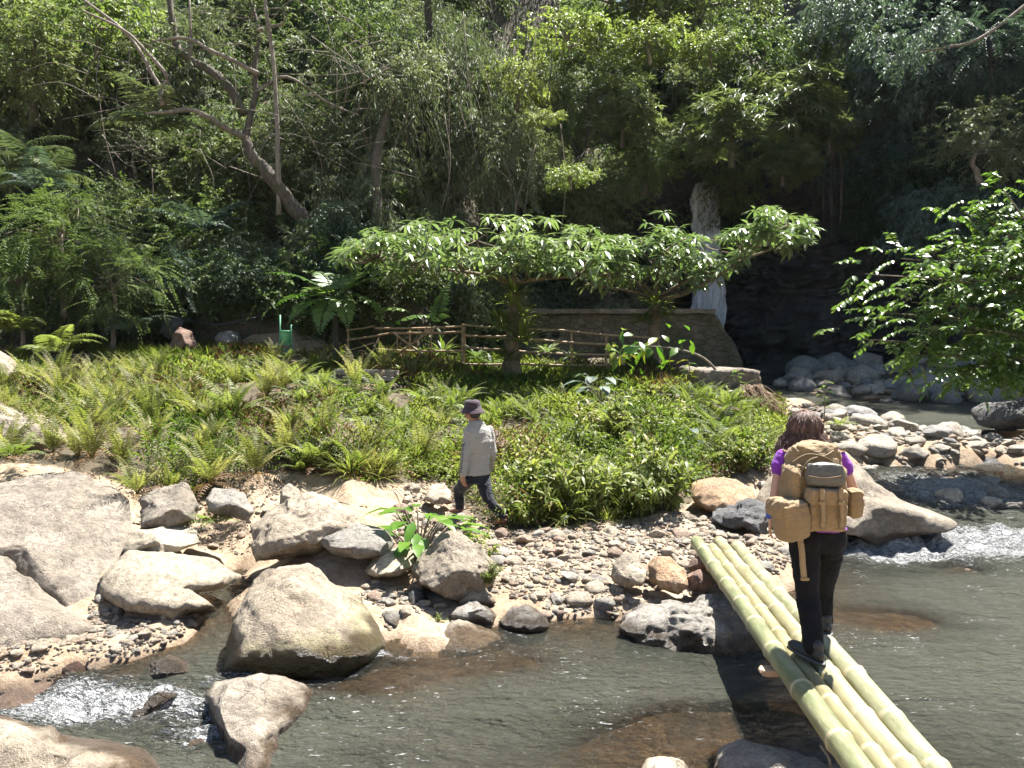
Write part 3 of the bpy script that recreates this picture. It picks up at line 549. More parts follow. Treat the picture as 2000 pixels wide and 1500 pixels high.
def stone_label(t, x, y, z, s):
    p, q = map(float, proj(np.array([x, y, z])))
    if 'gravel bar' in t:
        w = next(b for a, b in ((640, 'above the low grey rock'), (720, 'near the mossy boulder'), (800, 'beside the leafy green plant'), (880, 'around the overhanging boulder'), (960, 'behind the overhanging boulder'), (1040, 'near the feet of the man'), (1110, 'right of the overhanging boulder'), (1190, 'left of the rounded brown boulder'), (1270, 'around the rounded brown boulder'), (1350, 'behind the pinkish boulder'), (1420, 'at the bamboo ends'), (1490, 'right of the bamboo ends'), (9e9, 'by the water behind the woman')) if p < a)
        d = 'by the bushes' if q < 1045 else ('mid-bar' if q < 1100 else ('toward the pool' if q < 1160 else 'at the pool edge')); t = t.split(' lying')[0] + ', ' + d + ', ' + w
    elif 'sunlit stone bar' in t:
        w = next(b for a, b in ((1660, 'just behind the woman'), (1710, 'by the small palm-like fern'), (1760, 'left of the square-sided block'), (1820, 'next to the square-sided block'), (1880, 'above the square-sided block'), (9e9, 'at the right tip')) if p < a)
        d = 'far side' if q < 850 else ('middle' if q < 880 else 'near side'); t = t.split(' heaped')[0] + ' on the sunlit bar, ' + d + ', ' + w
    elif 'dark cliff' in t:
        w = next(b for a, b in ((1570, 'by the concrete block'), (1640, 'above the head of the woman'), (1710, 'under the aerial roots'), (1780, 'left of the overhanging tree'), (1850, 'under the overhanging tree tips'), (9e9, 'under the overhanging tree')) if p < a)
        d = 'against the cliff' if q < 735 else ('in the middle of the pile' if q < 758 else 'at the water side'); t = t.split(' piled')[0] + ' ' + d + ', ' + w
    elif 'pebble beach' in t:
        t = t.split(' on the')[0] + ' on the pebble beach, ' + next(b for a, b in ((60, 'by the left edge'), (140, 'above the brown wet stone'), (210, 'left of the layered grey stone'), (280, 'below the layered grey stone'), (9e9, 'by the olive pool')) if p < a)
    b = t
    for k_ in ('', 'bigger ', 'smaller '):
        if k_ + b not in SL or (k_ == 'smaller '): SL.setdefault(k_ + b, s); return k_ + b if k_ != 'bigger ' or s > SL[b] else 'smaller ' + b
TINY = [stone_shape(160 + i, 1, i % 2) for i in range(10)]
gravel = MB()
lab = lambda t: [f'tan stone {t}', f'grey stone {t}', f'reddish brown stone {t}']
scatter_stones([(790, 985), (850, 945), (900, 935), (1000, 1045), (1200, 1020), (1390, 990), (1510, 1050), (1560, 1100), (1480, 1190), (1230, 1210), (1070, 1212), (950, 1180), (760, 1245), (700, 1200), (760, 1100), (790, 1040)], 13000, .015, .12, 2.2, STMATS, 120, lab('lying loose on the gravel bar around the bamboo ends'), 'loose stones on the gravel bar', gravel)
scatter_stones([(-250, 1260), (150, 1240), (230, 1190), (400, 1170), (400, 1215), (345, 1258), (250, 1295), (130, 1318), (-250, 1345)], 4200, .014, .06, 2.8, STMATS, 26, lab('on the small pebble beach below the slab rocks'), 'stones on the pebble beach', gravel)
lab2 = lambda t: [f'grey rounded stone {t}', f'tan rounded stone {t}']
scatter_stones([(1600, 815), (1700, 838), (1900, 840), (1960, 868), (1930, 895), (1830, 915), (1720, 910), (1660, 925), (1620, 890)], 900, .07, .36, 1.9, UPMAT[::-1], 74, lab2('heaped on the sunlit stone bar beyond the woman')[::-1], 'stones on the sunlit bar', gravel, avoid=False, plants_ok=True)
scatter_stones([(1510, 755), (1560, 722), (1650, 712), (1800, 712), (1980, 730), (2060, 775), (1900, 790), (1720, 785), (1600, 775)], 800, .13, .75, 1.6, UPMAT, 76, lab2('piled in the shade in front of the dark cliff'), 'stones in front of the cliff', gravel, avoid=False, plants_ok=True)
scatter_stones([(230, 1030), (480, 1000), (560, 960), (620, 1000), (500, 1100), (480, 1190), (430, 1180), (400, 1190), (330, 1210), (240, 1090)], 1500, .012, .09, 2.2, STMATS, 14, lab('in the rocky gully left of the mossy boulder'), 'stones in the gully', gravel)
scatter_stones([(1480, 1010), (1530, 800), (1640, 800), (1660, 900), (1560, 910)], 500, .03, .22, 1.9, UPMAT[::-1], 16, lab2('on the bank behind the head of the woman')[::-1], 'stones on the bank behind the woman', gravel, plants_ok=True)
scatter_stones([(1880, 850), (1960, 845), (2080, 850), (2120, 930), (1990, 930), (1940, 880)], 260, .05, .24, 1.9, UPMAT[::-1], 10, lab2('on the right bank below the overhanging tree')[::-1], 'stones on the right bank', gravel, avoid=False, plants_ok=True)
go = gravel.obj('gravel', STMATS); tag(go, kind='stuff')
# ------------------------------------------------------------------ foliage materials
L_MID = leaf_mat('leaf_mid_green', [(.055, .082, .026), (.105, .14, .045), (.175, .205, .085)], .58, .36, spec=.32)
L_GREY = leaf_mat('leaf_grey_green', [(.075, .095, .048), (.135, .155, .08), (.215, .225, .135)], .58, .32, spec=.32)
L_YEL = leaf_mat('leaf_yellow_green', [(.12, .165, .04), (.20, .235, .065), (.28, .285, .095)], .45, .45)
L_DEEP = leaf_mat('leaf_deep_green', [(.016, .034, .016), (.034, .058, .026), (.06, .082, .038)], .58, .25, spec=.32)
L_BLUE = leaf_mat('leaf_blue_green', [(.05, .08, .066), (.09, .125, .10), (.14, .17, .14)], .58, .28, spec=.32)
L_OLIVE = leaf_mat('leaf_olive_brown', [(.08, .105, .038), (.145, .17, .068), (.23, .235, .115)], .58, .36, spec=.32)
L_UMB = leaf_mat('leaf_umbrella_tree', [(.085, .13, .045), (.155, .205, .08), (.25, .29, .14)], .36, .36, spec=.9)
L_FERN = leaf_mat('fern_green', [(.085, .115, .022), (.16, .19, .045), (.26, .27, .09)], .5, .48)
L_FERNY = leaf_mat('fern_yellowing', [(.14, .155, .038), (.235, .235, .07), (.33, .29, .12)], .5, .45)
L_HERB = leaf_mat('herb_leaf', [(.075, .115, .02), (.15, .19, .035), (.25, .26, .065), (.35, .30, .12)], .5, .48)
L_STRAP = leaf_mat('strap_leaf', [(.085, .11, .04), (.15, .175, .075), (.25, .255, .13)], .42, .38)
L_DRY = leaf_mat('dry_leaf', [(.12, .065, .03), (.21, .12, .06), (.32, .22, .12)], .6, .25)
BARK = bark_mat('bark_grey_brown', (.045, .035, .024), (.125, .098, .072), .75)
BARKP = bark_mat('bark_pale', (.13, .105, .08), (.28, .235, .185), .25)
BARKD = bark_mat('bark_dark', (.02, .017, .014), (.06, .048, .036), .5)
TWIG = bark_mat('twig', (.10, .075, .05), (.24, .19, .14), .1)

# ------------------------------------------------------------------ crowns
def crown(seed, R, ncl, twigs, nl, kind, L, Wd, droop=.35, twl=.5, flat=.75, hole=.25):
    """leafy volume: clusters of twigs, each twig with its leaves; returns verts, tris, tint, cluster centres"""
    g = np.random.default_rng(seed); R = np.asarray(R, float)
    d = unit(g.normal(0, 1, (ncl * 3, 3))); d[:, 2] *= flat; rad = g.uniform(.12, 1, ncl * 3) ** .45 * (1 + .35 * fbm(d * 1.7 + seed, 3))
    keep = fbm(d * 2.1 + seed * 2, 3) > -hole; cc = (d * rad[:, None])[keep][:ncl] * R
    n = len(cc) * twigs; c = np.repeat(cc, twigs, 0); out = unit(c / R + [0, 0, .15]); ct = np.repeat(g.random(len(cc)), twigs)
    td = unit(out * .9 + g.normal(0, .65, (n, 3)) + [0, 0, -droop]); tl = twl * g.uniform(.5, 1.25, n); base = c + g.normal(0, .16, (n, 3)) * R.min() * .6
    m = n * nl; K = np.tile(np.arange(nl), n); q = lambda a: np.repeat(a, nl, 0)
    if kind == 'rosette':
        a = K * 2 * PI / nl + g.random(m) * .5; up = q(unit(td * .5 + [0, 0, .8])); e1 = unit(np.cross(up, g.normal(0, 1, (m, 3)))); e1 = unit(np.cross(up, q(unit(np.cross(td, [.3, .2, 1.]))))); e2 = np.cross(up, e1)
        ld = unit(np.cos(a)[:, None] * e1 + np.sin(a)[:, None] * e2 + up * g.uniform(-.15, .75, m)[:, None] + [0, 0, -droop * .4]); lp = q(base); nn = up
    elif kind == 'feather':
        half = nl // 2; t = (K % half + .6) / half; sd = np.where(K < half, 1., -1.); s = q(unit(np.cross(td, [0, 0, 1.]) + 1e-3))
        ld = unit(s * sd[:, None] + q(td) * .45 + [0, 0, -.15]); lp = q(base) + q(td) * (q(tl) * t)[:, None] - np.array([0, 0, 1.]) * (q(tl) * t * t * droop * .6)[:, None]; nn = np.tile([0, 0, 1.], (m, 1)) + g.normal(0, .15, (m, 3))
    else:
        t = (K + g.random(m)) / nl; sd = np.where(K % 2, 1., -1.); s = q(unit(np.cross(td, [0, 0, 1.]) + 1e-3))
        ld = unit(q(td) * .55 + s * sd[:, None] * .75 + g.normal(0, .35, (m, 3)) + [0, 0, -droop]); lp = q(base) + q(td) * (q(tl) * t)[:, None] - np.array([0, 0, 1.]) * (q(tl) * t * t * droop * .5)[:, None]
        nn = unit(g.normal(0, .45, (m, 3)) + [0, -.1, 1.])
    tint = np.clip(.55 * q(ct) + .45 * g.random(m), 0, 1); sz = g.uniform(.65, 1.25, m)
    v, f = leaf2(lp, ld, nn, L * sz, Wd * sz, droop=.18)
    return v, f, np.repeat(tint, 4), cc
def limbs(mb, h, r, cc, seed, nb=10, lean=(0, 0)):
    """tapered trunk with limbs that reach into the crown"""
    g = np.random.default_rng(seed); top = np.array([lean[0], lean[1], h]); mid = top * .5 + [g.normal(0, .06) * h, g.normal(0, .06) * h, 0]
    mb.add(*tube([(0, 0, -.4), mid * .5 + [0, 0, .0], mid, top], [r * 1.25, r, r * .85, r * .55], 8, 16, .15, seed))
    for c in cc[g.permutation(len(cc))[:nb]]:
        e = top + c; s = mid + (top - mid) * g.uniform(.3, 1); m = s * .5 + e * .5 + [0, 0, g.uniform(-.1, .3)] + g.normal(0, .15, 3)
        mb.add(*tube([s, m, e], [r * .4, r * .22, r * .06], 5, 8, .1, seed))
KINDS = []; HH = {}
def kind(name, leafm, barkm, R, h, r, seed, **kw):
    HH[name] = h; v, f, ti, cc = crown(seed, R, **kw); top = np.array([0, 0, h]); cm = MB().add(v + top, f, 0, ti).mesh('crown', leafm)
    t = MB(); limbs(t, h, r, cc, seed, 14); KINDS.append((name, cm, t.mesh('trunk', barkm)))
kind('broad', L_MID, BARK, (1.9, 1.9, 1.7), 1.7, .10, 1, ncl=110, twigs=6, nl=11, kind='alt', L=.15, Wd=.075, droop=.3)
kind('broad2', L_MID, BARK, (1.6, 1.6, 2.1), 1.8, .10, 2, ncl=110, twigs=6, nl=11, kind='alt', L=.13, Wd=.06, droop=.5)
kind('grey', L_GREY, BARKP, (1.9, 1.9, 1.9), 1.7, .10, 3, ncl=120, twigs=6, nl=12, kind='alt', L=.14, Wd=.05, droop=.45)
kind('grey2', L_GREY, BARK, (1.5, 1.5, 2.3), 2.0, .09, 4, ncl=110, twigs=6, nl=12, kind='alt', L=.17, Wd=.045, droop=.8, twl=.6)
kind('bamboo', L_GREY, BARKP, (1.7, 1.7, 2.2), 1.9, .06, 5, ncl=120, twigs=6, nl=12, kind='alt', L=.19, Wd=.03, droop=.9, twl=.65)
kind('yellow', L_YEL, TWIG, (1.7, 1.7, 1.0), .8, .06, 6, ncl=70, twigs=5, nl=9, kind='alt', L=.18, Wd=.075, droop=.5, hole=.05)
kind('strap', L_STRAP, BARK, (1.5, 1.5, 1.4), 1.0, .08, 7, ncl=60, twigs=3, nl=16, kind='rosette', L=.34, Wd=.045, droop=.5)
kind('strap_green', L_STRAP, BARK, (1.5, 1.5, 1.4), 1.0, .08, 8, ncl=60, twigs=3, nl=16, kind='rosette', L=.36, Wd=.055, droop=.5)
kind('deep', L_DEEP, BARKD, (1.8, 1.8, 1.7), 1.9, .1, 9, ncl=110, twigs=6, nl=10, kind='alt', L=.16, Wd=.07, droop=.5)
kind('feather', L_BLUE, BARKD, (1.7, 1.7, 1.6), 1.9, .09, 10, ncl=90, twigs=5, nl=22, kind='feather', L=.11, Wd=.035, droop=.6, twl=.75)
kind('feather_lit', L_MID, TWIG, (1.6, 1.6, 1.5), 1.7, .06, 11, ncl=95, twigs=5, nl=22, kind='feather', L=.10, Wd=.032, droop=.5, twl=.6)
kind('olive', L_OLIVE, BARK, (1.9, 1.9, 1.5), 1.5, .1, 12, ncl=110, twigs=6, nl=11, kind='alt', L=.15, Wd=.065, droop=.45)
kind('blue', L_BLUE, BARKD, (1.8, 1.8, 1.8), 2.0, .1, 13, ncl=120, twigs=6, nl=11, kind='alt', L=.17, Wd=.06, droop=.7)
KD = {k[0]: k for k in KINDS}
def tree(kd, loc, s, label, group=None, name='tree', cat='tree', rz=None, sq=1., tilt=0):
    _, cm, tm = KD[kd]; g = np.random.default_rng(int(abs(loc[0] * 131 + loc[1] * 71) * 10))
    e = empty(name, loc, label, cat, group, g.uniform(0, 6.3) if rz is None else rz); e.scale = (s, s, s * sq); e.rotation_euler[0] = tilt
    put(tm, 'trunk', (0, 0, 0), parent=e); put(cm, 'crown', (0, 0, 0), parent=e); return e
def centre_at(px, py, Y, kd, s): 
    """base point of a tree whose crown is centred on a pixel at distance Y"""
    return P(px, py, Y) - [0, 0, HH[kd] * s]

# ------------------------------------------------------------------ jungle slope
rj = np.random.default_rng(21)
HOLL = [(150, 285, 120, 70), (925, 390, 100, 60), (1190, 400, 90, 60), (1300, 190, 60, 60), (300, 400, 60, 60), (1120, 280, 60, 50), (560, 470, 80, 50), (1700, 320, 50, 130)]
def hollow(px, py):
    m = np.zeros(np.shape(px), bool)
    for a, b, c, d in HOLL: m |= ((px - a) / c) ** 2 + ((py - b) / d) ** 2 < 1
    return m
# undergrowth that covers the slope: nobody could count it
n = 32000; x = rj.uniform(-24, 34, n); y = foot(x) - 1 + rj.uniform(0, 1, n) ** 1.1 * 27; z = ground(x, y)
px, py = proj(np.stack([x, y, z], -1)); ok = (px > -350) & (px < 2350) & (py > -500) & (z > W(y) + .3) & ((x < 6.8) | (x > 13.5) | (z > 10)); ok &= ~(hollow(px, py) & (rj.random(n) < .85)); x, y, z = x[ok], y[ok], z[ok]; n = len(x)
K = 5; bp = np.repeat(np.stack([x, y, z], -1), K, 0) + rj.normal(0, .28, (n * K, 3)) + [0, 0, .35]
ld = unit(rj.normal(0, .7, (n * K, 3)) + [0, -.35, -.1]); sz = rj.uniform(.5, 1.3, n * K)
v, f = leaf2(bp, ld, unit(rj.normal(0, .5, (n * K, 3)) + [0, -.3, 1.]), .22 * sz, .085 * sz, droop=.3)
ug = MB().add(v, f, 0, np.repeat(np.clip(.6 * (.5 + .6 * fbm(bp * .8, 3)) + .4 * rj.random(n * K), 0, 1), 4)).obj('undergrowth', leaf_mat('undergrowth_leaf', [(.02, .034, .015), (.05, .072, .028), (.10, .115, .05)], .6, .3, spec=.3)); tag(ug, kind='stuff')
# individual trees over the slope, row behind row
SPEC = [  # px, py of the crown centre, distance, kind, size, squash, label
 (60, 90, 27, 'olive', 1.5, .8, 'yellowing brown-green tree filling the top left corner'), (185, 40, 28., 'yellow', 1.4, .8, 'pale yellow-green tree crown right of the top left corner'),
 (120, 455, 20.3, 'feather_lit', 1.05, 1., 'feathery bright green shrub at the left edge of the jungle foot'), (40, 545, 19.6, 'feather_lit', .85, 1., 'low feathery green shrub in the left corner behind the palm fronds'),
 (215, 540, 20.4, 'feather_lit', .95, 1., 'feathery green shrub right of the tallest feathery shrub'), (330, 545, 22.5, 'feather', .9, 1., 'dark feathery shrub above the reddish boulder'),
 (470, 520, 24., 'grey2', 1.0, .9, 'drooping grey-green shrub under the gnarled trunk'), (410, 430, 25, 'broad', .9, .8, 'small leafy tree between the palm fronds and the gnarled trunk'),
 (640, 330, 26., 'grey', 1.05, 1., 'grey-green tree right of the thin pale trunk'), (790, 235, 26.5, 'bamboo', 1.35, 1.1, 'bamboo-like pale grey tree in the middle of the slope'),
 (880, 130, 28, 'bamboo', 1.3, 1., 'feathery grey bamboo clump high on the slope below the dark upright trunk'), (720, 80, 28, 'broad2', 1.1, 1., 'narrow leafy tree near the top, left of the bamboo clump'),
 (960, 300, 26.5, 'grey2', 1.0, 1., 'drooping olive-grey tree over the dark hollow'), (1010, 160, 27.5, 'yellow', .8, 1., 'yellow-green spray of leaves left of the waterfall gully'),
 (1115, 338, 24.5, 'yellow', .5, .8, 'small bright yellow-green tree hanging over the umbrella tree'), (1060, 225, 25.5, 'yellow', .42, .7, 'small yellow tuft of leaves on a branch over dark shade'),
 (1110, 60, 28.5, 'yellow', 1.0, .8, 'yellow-leaved tree at the top centre'), (1270, 70, 29, 'yellow', 1.0, .7, 'yellow-leaved tree crown at the top, right of centre'), (1390, 90, 29.5, 'yellow', .7, .9, 'yellow-leaved crown at the top above the waterfall'),
 (1215, 215, 28, 'strap_green', .95, 1., 'strap-leaved green tree left above the waterfall'), (1150, 170, 29., 'broad2', 1., 1., 'mid-green tree under the yellow crowns'),
 (1260, 300, 28.6, 'broad', .75, .9, 'fresh green bush at the left lip of the waterfall'), (1430, 235, 27.2, 'strap', 1.2, .9, 'olive strap-leaved tree at the right lip of the waterfall'),
 (1560, 200, 28., 'strap_green', 1.2, 1., 'strap-leaved tree in the mist right of the waterfall'), (1620, 250, 28., 'strap', .7, 1., 'yellow-green strap-leaved crown with hanging roots below'),
 (1530, 305, 27.3, 'strap_green', .8, .8, 'low strap-leaved bush drooping over the cave beside the waterfall'), (1362, 292, 31.0, 'broad', .45, .8, 'small leafy bush hanging over the lip of the waterfall'), (1240, -25, 33, 'broad', 1.5, 1., 'mid-green crown cut by the top edge left of the waterfall gully'), (1370, -20, 34, 'olive', 1.6, 1., 'olive crown cut by the top edge above the waterfall'), (1480, 110, 30.5, 'broad2', 1.2, 1., 'mid-green tree high above the waterfall'),
 (1660, 60, 30., 'blue', 1.2, 1., 'dark blue-green tree in the misty top right'), (1800, 130, 28., 'blue', 1.3, 1., 'broad blue-green crown draping the shaded right slope'), (1935, 90, 26, 'feather', 1.35, 1., 'feathery dark tree in the top right corner'),
 (1920, 260, 24., 'grey', .85, .8, 'grey shiny-leaved bush on the shaded slope above the overhanging tree'), (1760, 330, 28., 'deep', 1.1, 1., 'dark tree clinging to the right cliff wall'), (1850, 420, 25., 'blue', .95, 1., 'dark bush on the right wall behind the overhanging tree'),
 (1720, 220, 28.5, 'feather', 1., 1., 'drooping feathery tree on the right cliff wall'), (1700, 430, 29.2, 'deep', .6, 1., 'small dark shrub on the cliff behind the hanging roots'),
]
G2 = 'trees of the jungle slope'
for px, py, Y, kd, s, sq, lab in SPEC: tree(kd, centre_at(px, py, Y, kd, s), s, lab, G2, 'shrub' if ('shrub' in lab or 'bush' in lab) else 'tree', 'shrub' if ('shrub' in lab or 'bush' in lab) else 'tree', sq=sq)
def where_slope(x, y, z):
    p, q = proj(np.array([x, y, z])); h = 'near the top edge' if q < 110 else ('halfway up' if q < 260 else ('low down' if q < 420 else 'at the foot'))
    for lim, t in ((90, 'by the left edge'), (250, 'left of the bare pale branch'), (400, 'behind the bare pale branch'), (520, 'behind the gnarled trunk'), (650, 'right of the slender pale trunk'), (780, 'by the mossy upright trunk'), (920, 'above the crossed fence panel'), (1050, 'above the umbrella tree trunk'), (1180, 'above the small bright yellow tree'), (1310, 'left of the waterfall'), (1430, 'above the waterfall'), (1550, 'just right of the waterfall'), (1680, 'by the aerial roots'), (1800, 'on the wall behind the overhanging tree'), (1920, 'on the right wall'), (9e9, 'by the right edge')):
        if p < lim: return f'{h}, {t}'
USED = {}
def unique(base, w, s, words=('large', 'small')):
    """kind + where it grows; a second one of the kind there is told apart by its size"""
    t = f'{base} {w}'
    if t in USED:
        big = s > USED[t]; t = f'{words[0] if big else words[1]} {t}'
    USED[t] = s; return t
SHORT = {'deep': 'dark green', 'broad': 'broad mid-green', 'broad2': 'narrow mid-green', 'grey': 'grey-green', 'grey2': 'drooping grey', 'olive': 'brownish olive', 'blue': 'blue-green', 'feather': 'dark feathery', 'bamboo': 'grassy pale', 'strap_green': 'green strap-leaved', 'strap': 'olive strap-leaved'}
taken = [P(a, b, c)[:2] for a, b, c, *_ in SPEC]
def fill(x0, x1, d0, d1, N, kinds, smin, smax, gap):
    c = 0
    for _ in range(N * 6):
        if c >= N: break
        x = rj.uniform(x0, x1); y = foot(np.array([x]))[0] + rj.uniform(d0, d1)
        if any(abs(x - a) + abs(y - b) < gap for a, b in taken): continue
        z = ground1(x, y); p, q = proj(np.array([x, y, z + 2.]));
        if not (-150 < p < 2150 and -330 < q < 720) or hollow(p, q - 20): continue
        kd = str(rj.choice(kinds)); s = rj.uniform(smin, smax); taken.append((x, y)); c += 1
        tree(kd, (x, y, z - .5 * s), s, unique(SHORT[kd] + ' tree', where_slope(x, y, z + 2), s), 'trees packed on the jungle slope', tilt=rj.uniform(0., .35))
fill(-20, 5, -.6, 2., 16, ['deep', 'grey2', 'broad', 'deep'], .5, .85, 1.0)
fill(-27, 6.5, 13, 26, 44, ['broad', 'grey', 'olive', 'broad2'], 1.1, 1.6, 1.5)
fill(-22, 6, 2., 13, 62, ['broad', 'grey', 'grey2', 'olive', 'broad2', 'bamboo', 'deep', 'grey'], .8, 1.35, 1.25)
fill(5.5, 14, 2.5, 12, 26, ['broad', 'broad2', 'strap_green', 'deep', 'olive'], .9, 1.3, 1.3)
def low(N, x0, x1, d0, d1, kinds, smin, smax):
    c = 0
    for _ in range(N * 8):
        if c >= N: break
        x = rj.uniform(x0, x1); y = foot(np.array([x]))[0] + rj.uniform(d0, d1); z = ground1(x, y); p, q = proj(np.array([x, y, z + .5]))
        if not (-120 < p < 2120 and -250 < q < 700) or hollow(p, q - 25): continue
        kd = str(rj.choice(kinds)); s = rj.uniform(smin, smax); h = HH[kd]; c += 1
        tree(kd, (x, y - .5, z - h * s * .72), s, unique(SHORT[kd] + ' bush', where_slope(x, y, z + .5), s), 'bushes low on the jungle slope', 'bush', 'bush')
low(110, -22, 6.5, -.3, 15, ['broad', 'grey', 'grey2', 'olive', 'broad2', 'bamboo', 'grey', 'grey2'], .55, .95)
g = np.random.default_rng(33); pts_ = q_cliff[(q_cliff[:, 2] > 5.2) & (q_cliff[:, 2] < 19.5) & (q_cliff[:, 0] > 8.6) & (q_cliff[:, 0] < 27)]; c = 0; got_ = []
for i in g.permutation(len(pts_)):
    x, y, z = pts_[i]
    if c >= 88: break
    if z < 8.5 and x < 15 and abs(x - 11.6) < 2.6: continue
    if any((x - a) ** 2 + (y - b) ** 2 + (z - d) ** 2 < 2.2 for a, b, d in got_): continue
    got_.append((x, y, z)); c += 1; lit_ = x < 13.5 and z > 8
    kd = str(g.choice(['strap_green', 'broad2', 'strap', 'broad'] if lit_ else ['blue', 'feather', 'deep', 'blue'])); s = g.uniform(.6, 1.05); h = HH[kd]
    b = np.array([x, y - .2, z - h * s * .55])
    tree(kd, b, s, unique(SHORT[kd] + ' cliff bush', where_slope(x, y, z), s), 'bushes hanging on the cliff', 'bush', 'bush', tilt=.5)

# ------------------------------------------------------------------ gnarled tree, pale trunks, lianas
def pth(Y, *q): return [P(a, b, Y + c) for a, b, c in q]
gn = empty('gnarled_tree', pth(24, (690, 520, .3))[0], 'big gnarled tree leaning left with mossy trunk and bare pale branches', 'tree')
o0 = np.array(gn.location)
def br(name, Y, q, r, m, seg=8, rough=.2):
    return MB().add(*tube(pth(Y, *q), np.array(r), seg, None, rough, len(q))).obj(name, m, gn, off=o0)
br('trunk', 24, [(700, 540, .4), (640, 462, .2), (590, 422, 0), (548, 372, -.2), (520, 335, -.3), (492, 302, -.3), (480, 268, -.2)], [.34, .29, .25, .22, .19, .16, .14], BARK, 10)
br('limb', 24, [(480, 268, -.2), (488, 230, -.1), (500, 180, .1), (498, 130, .2), (505, 60, .4), (478, -30, .6)], [.13, .11, .09, .08, .06, .05], BARK)
br('limb', 24, [(478, 222, -.2), (448, 172, -.1), (412, 138, .1), (372, 118, .2), (347, 92, .3), (336, 40, .4), (328, -40, .6)], [.13, .13, .13, .13, .12, .11, .1], BARK)
br('branch', 24, [(478, 268, -.3), (440, 250, -.6), (410, 230, -.8), (372, 215, -1), (330, 219, -1.2), (283, 222, -1.4)], [.09, .085, .08, .07, .06, .03], BARKP)
br('branch', 24, [(318, 207, -1.1), (312, 172, -1), (300, 150, -1), (270, 95, -.9), (230, 50, -.8), (150, -10, -.6)], [.08, .08, .06, .05, .045, .03], BARKP)
br('branch', 24, [(312, 172, -1), (326, 150, -1.1), (285, 100, -1.1), (240, 58, -1.2), (160, 20, -1.2)], [.07, .06, .05, .04, .025], BARKP)
br('branch', 24, [(505, 145, .1), (455, 118, 0), (410, 98, -.1), (365, 75, -.2), (300, 80, -.4)], [.08, .07, .06, .05, .03], BARKP)
br('branch', 24, [(500, 180, .1), (560, 150, .3), (640, 200, .5), (700, 225, .4)], [.06, .05, .035, .02], BARKP)
br('branch', 24, [(372, 118, .2), (372, 60, .2), (370, 0, .3)], [.05, .045, .03], BARKP)
br('branch', 24, [(500, 60, .3), (530, 52, .3), (553, 45, .2), (556, 20, .1)], [.05, .05, .04, .02], BARKP)
g = np.random.default_rng(12); mb = MB()
for i in range(80):
    px, py = g.uniform(160, 760), g.uniform(-30, 330); a_ = g.uniform(-.9, .9) + (PI if g.random() < .5 else 0); ln = g.uniform(50, 190); Y = g.uniform(23.0, 24.6); q_ = [(px, py), (px + math.cos(a_) * ln * .5, py - math.sin(a_) * ln * .35 + g.normal(0, 8)), (px + math.cos(a_) * ln, py - math.sin(a_) * ln * .5 + g.uniform(-10, 35))]
    mb.add(*tube([P(x_, y_, Y) for x_, y_ in q_], [g.uniform(.008, .020), .009, .004], 4, 10))
mb.obj('bare_twigs', BARKP, gn, off=o0)['kind'] = 'stuff'
v, f, ti, cc = crown(77, (3.4, 1.1, 2.6), 52, 4, 10, 'alt', .15, .055, droop=.5, twl=.55); MB().add(v + P(430, 110, 24.3), f, 0, ti).obj('crown', L_GREY, gn, off=o0)
def trunk_thing(label, Y, q, r, m, name='slender_tree', crown_=None):
    p = pth(Y, *q); p0 = p[0]; e = empty(name, p0, label, 'tree'); MB().add(*tube(p, np.array(r), 8, None, .18, 3)).obj('trunk', m, e, off=p0)
    top = p[-1]; v, f, ti, cc = crown(int(q[0][0]), (1.6, 1.3, 1.3), 45, 5, 10, 'alt', .15, .06, droop=.5); MB().add(v + top + [0, 0, .6], f, 0, ti).obj('crown', crown_ or L_GREY, e, off=p0); return e
trunk_thing('slender pale grey tree trunk standing right of the gnarled tree', 23.6, [(545, 420, .2), (543, 330, 0), (541, 240, 0), (535, 130, .1), (520, 20, .2), (512, -60, .3)], [.075, .075, .07, .065, .06, .05], BARKP)
trunk_thing('mossy upright trunk rising behind the left end of the umbrella tree', 23.5, [(745, 530, 0), (738, 470, 0), (737, 400, 0), (734, 320, .2), (748, 250, .4), (770, 180, .6)], [.22, .18, .16, .15, .12, .08], BARK)
trunk_thing('dark upright trunk near the top centre of the slope', 27, [(842, 160, .8), (840, 80, 0), (836, 10, 0), (832, -60, 0)], [.14, .13, .12, .11], BARKD, crown_=L_MID)
trunk_thing('thin bare leaning trunk in the far upper right corner', 24, [(2040, -20, 0), (1920, 72, 0), (1850, 92, .1), (1780, 105, .2)], [.05, .05, .04, .02], BARKP, crown_=L_BLUE)
lm = [TWIG, BARKP, BARKD]; rl = np.random.default_rng(9)
def liana(label, group, p, r, m, name='liana'):
    o = MB().add(*tube(p, r, 4, 14)).obj(name, m); based(o); tag(o, label, 'liana', group); return o
for i in range(70):
    px = rl.uniform(180, 1100); py = rl.uniform(-20, 330); Y = rl.uniform(23.2, 26.5); ln = rl.uniform(80, 230); dx = rl.normal(0, 30)
    a = P(px, py, Y); b = P(px + dx + rl.normal(0, 12), py + ln * .5, Y - rl.uniform(0, .3)); c = P(px + dx * rl.uniform(.6, 1.6), py + ln, Y)
    liana(unique('thin bare liana hanging', where_slope(*b), ln, ('longer', 'shorter')), 'lianas on the left slope', [a, b, c], rl.uniform(.006, .016), lm[int(rl.integers(3))])
for i in range(17):
    px = 1560 + rl.uniform(0, 95) + (rl.random() < .25) * 50; Y = 28.3 + rl.uniform(-.4, .6); a = P(px, 285 + rl.uniform(-20, 25), Y); b = P(px + rl.normal(0, 3), 390 + rl.uniform(-90, 120), Y + .1)
    liana('straight thin aerial root hanging in front of the dark cliff', 'aerial roots by the waterfall', [a, (a + b) / 2 + rl.normal(0, .04, 3), b], rl.uniform(.006, .017), lm[0 if rl.random() < .6 else 2], 'aerial_root')
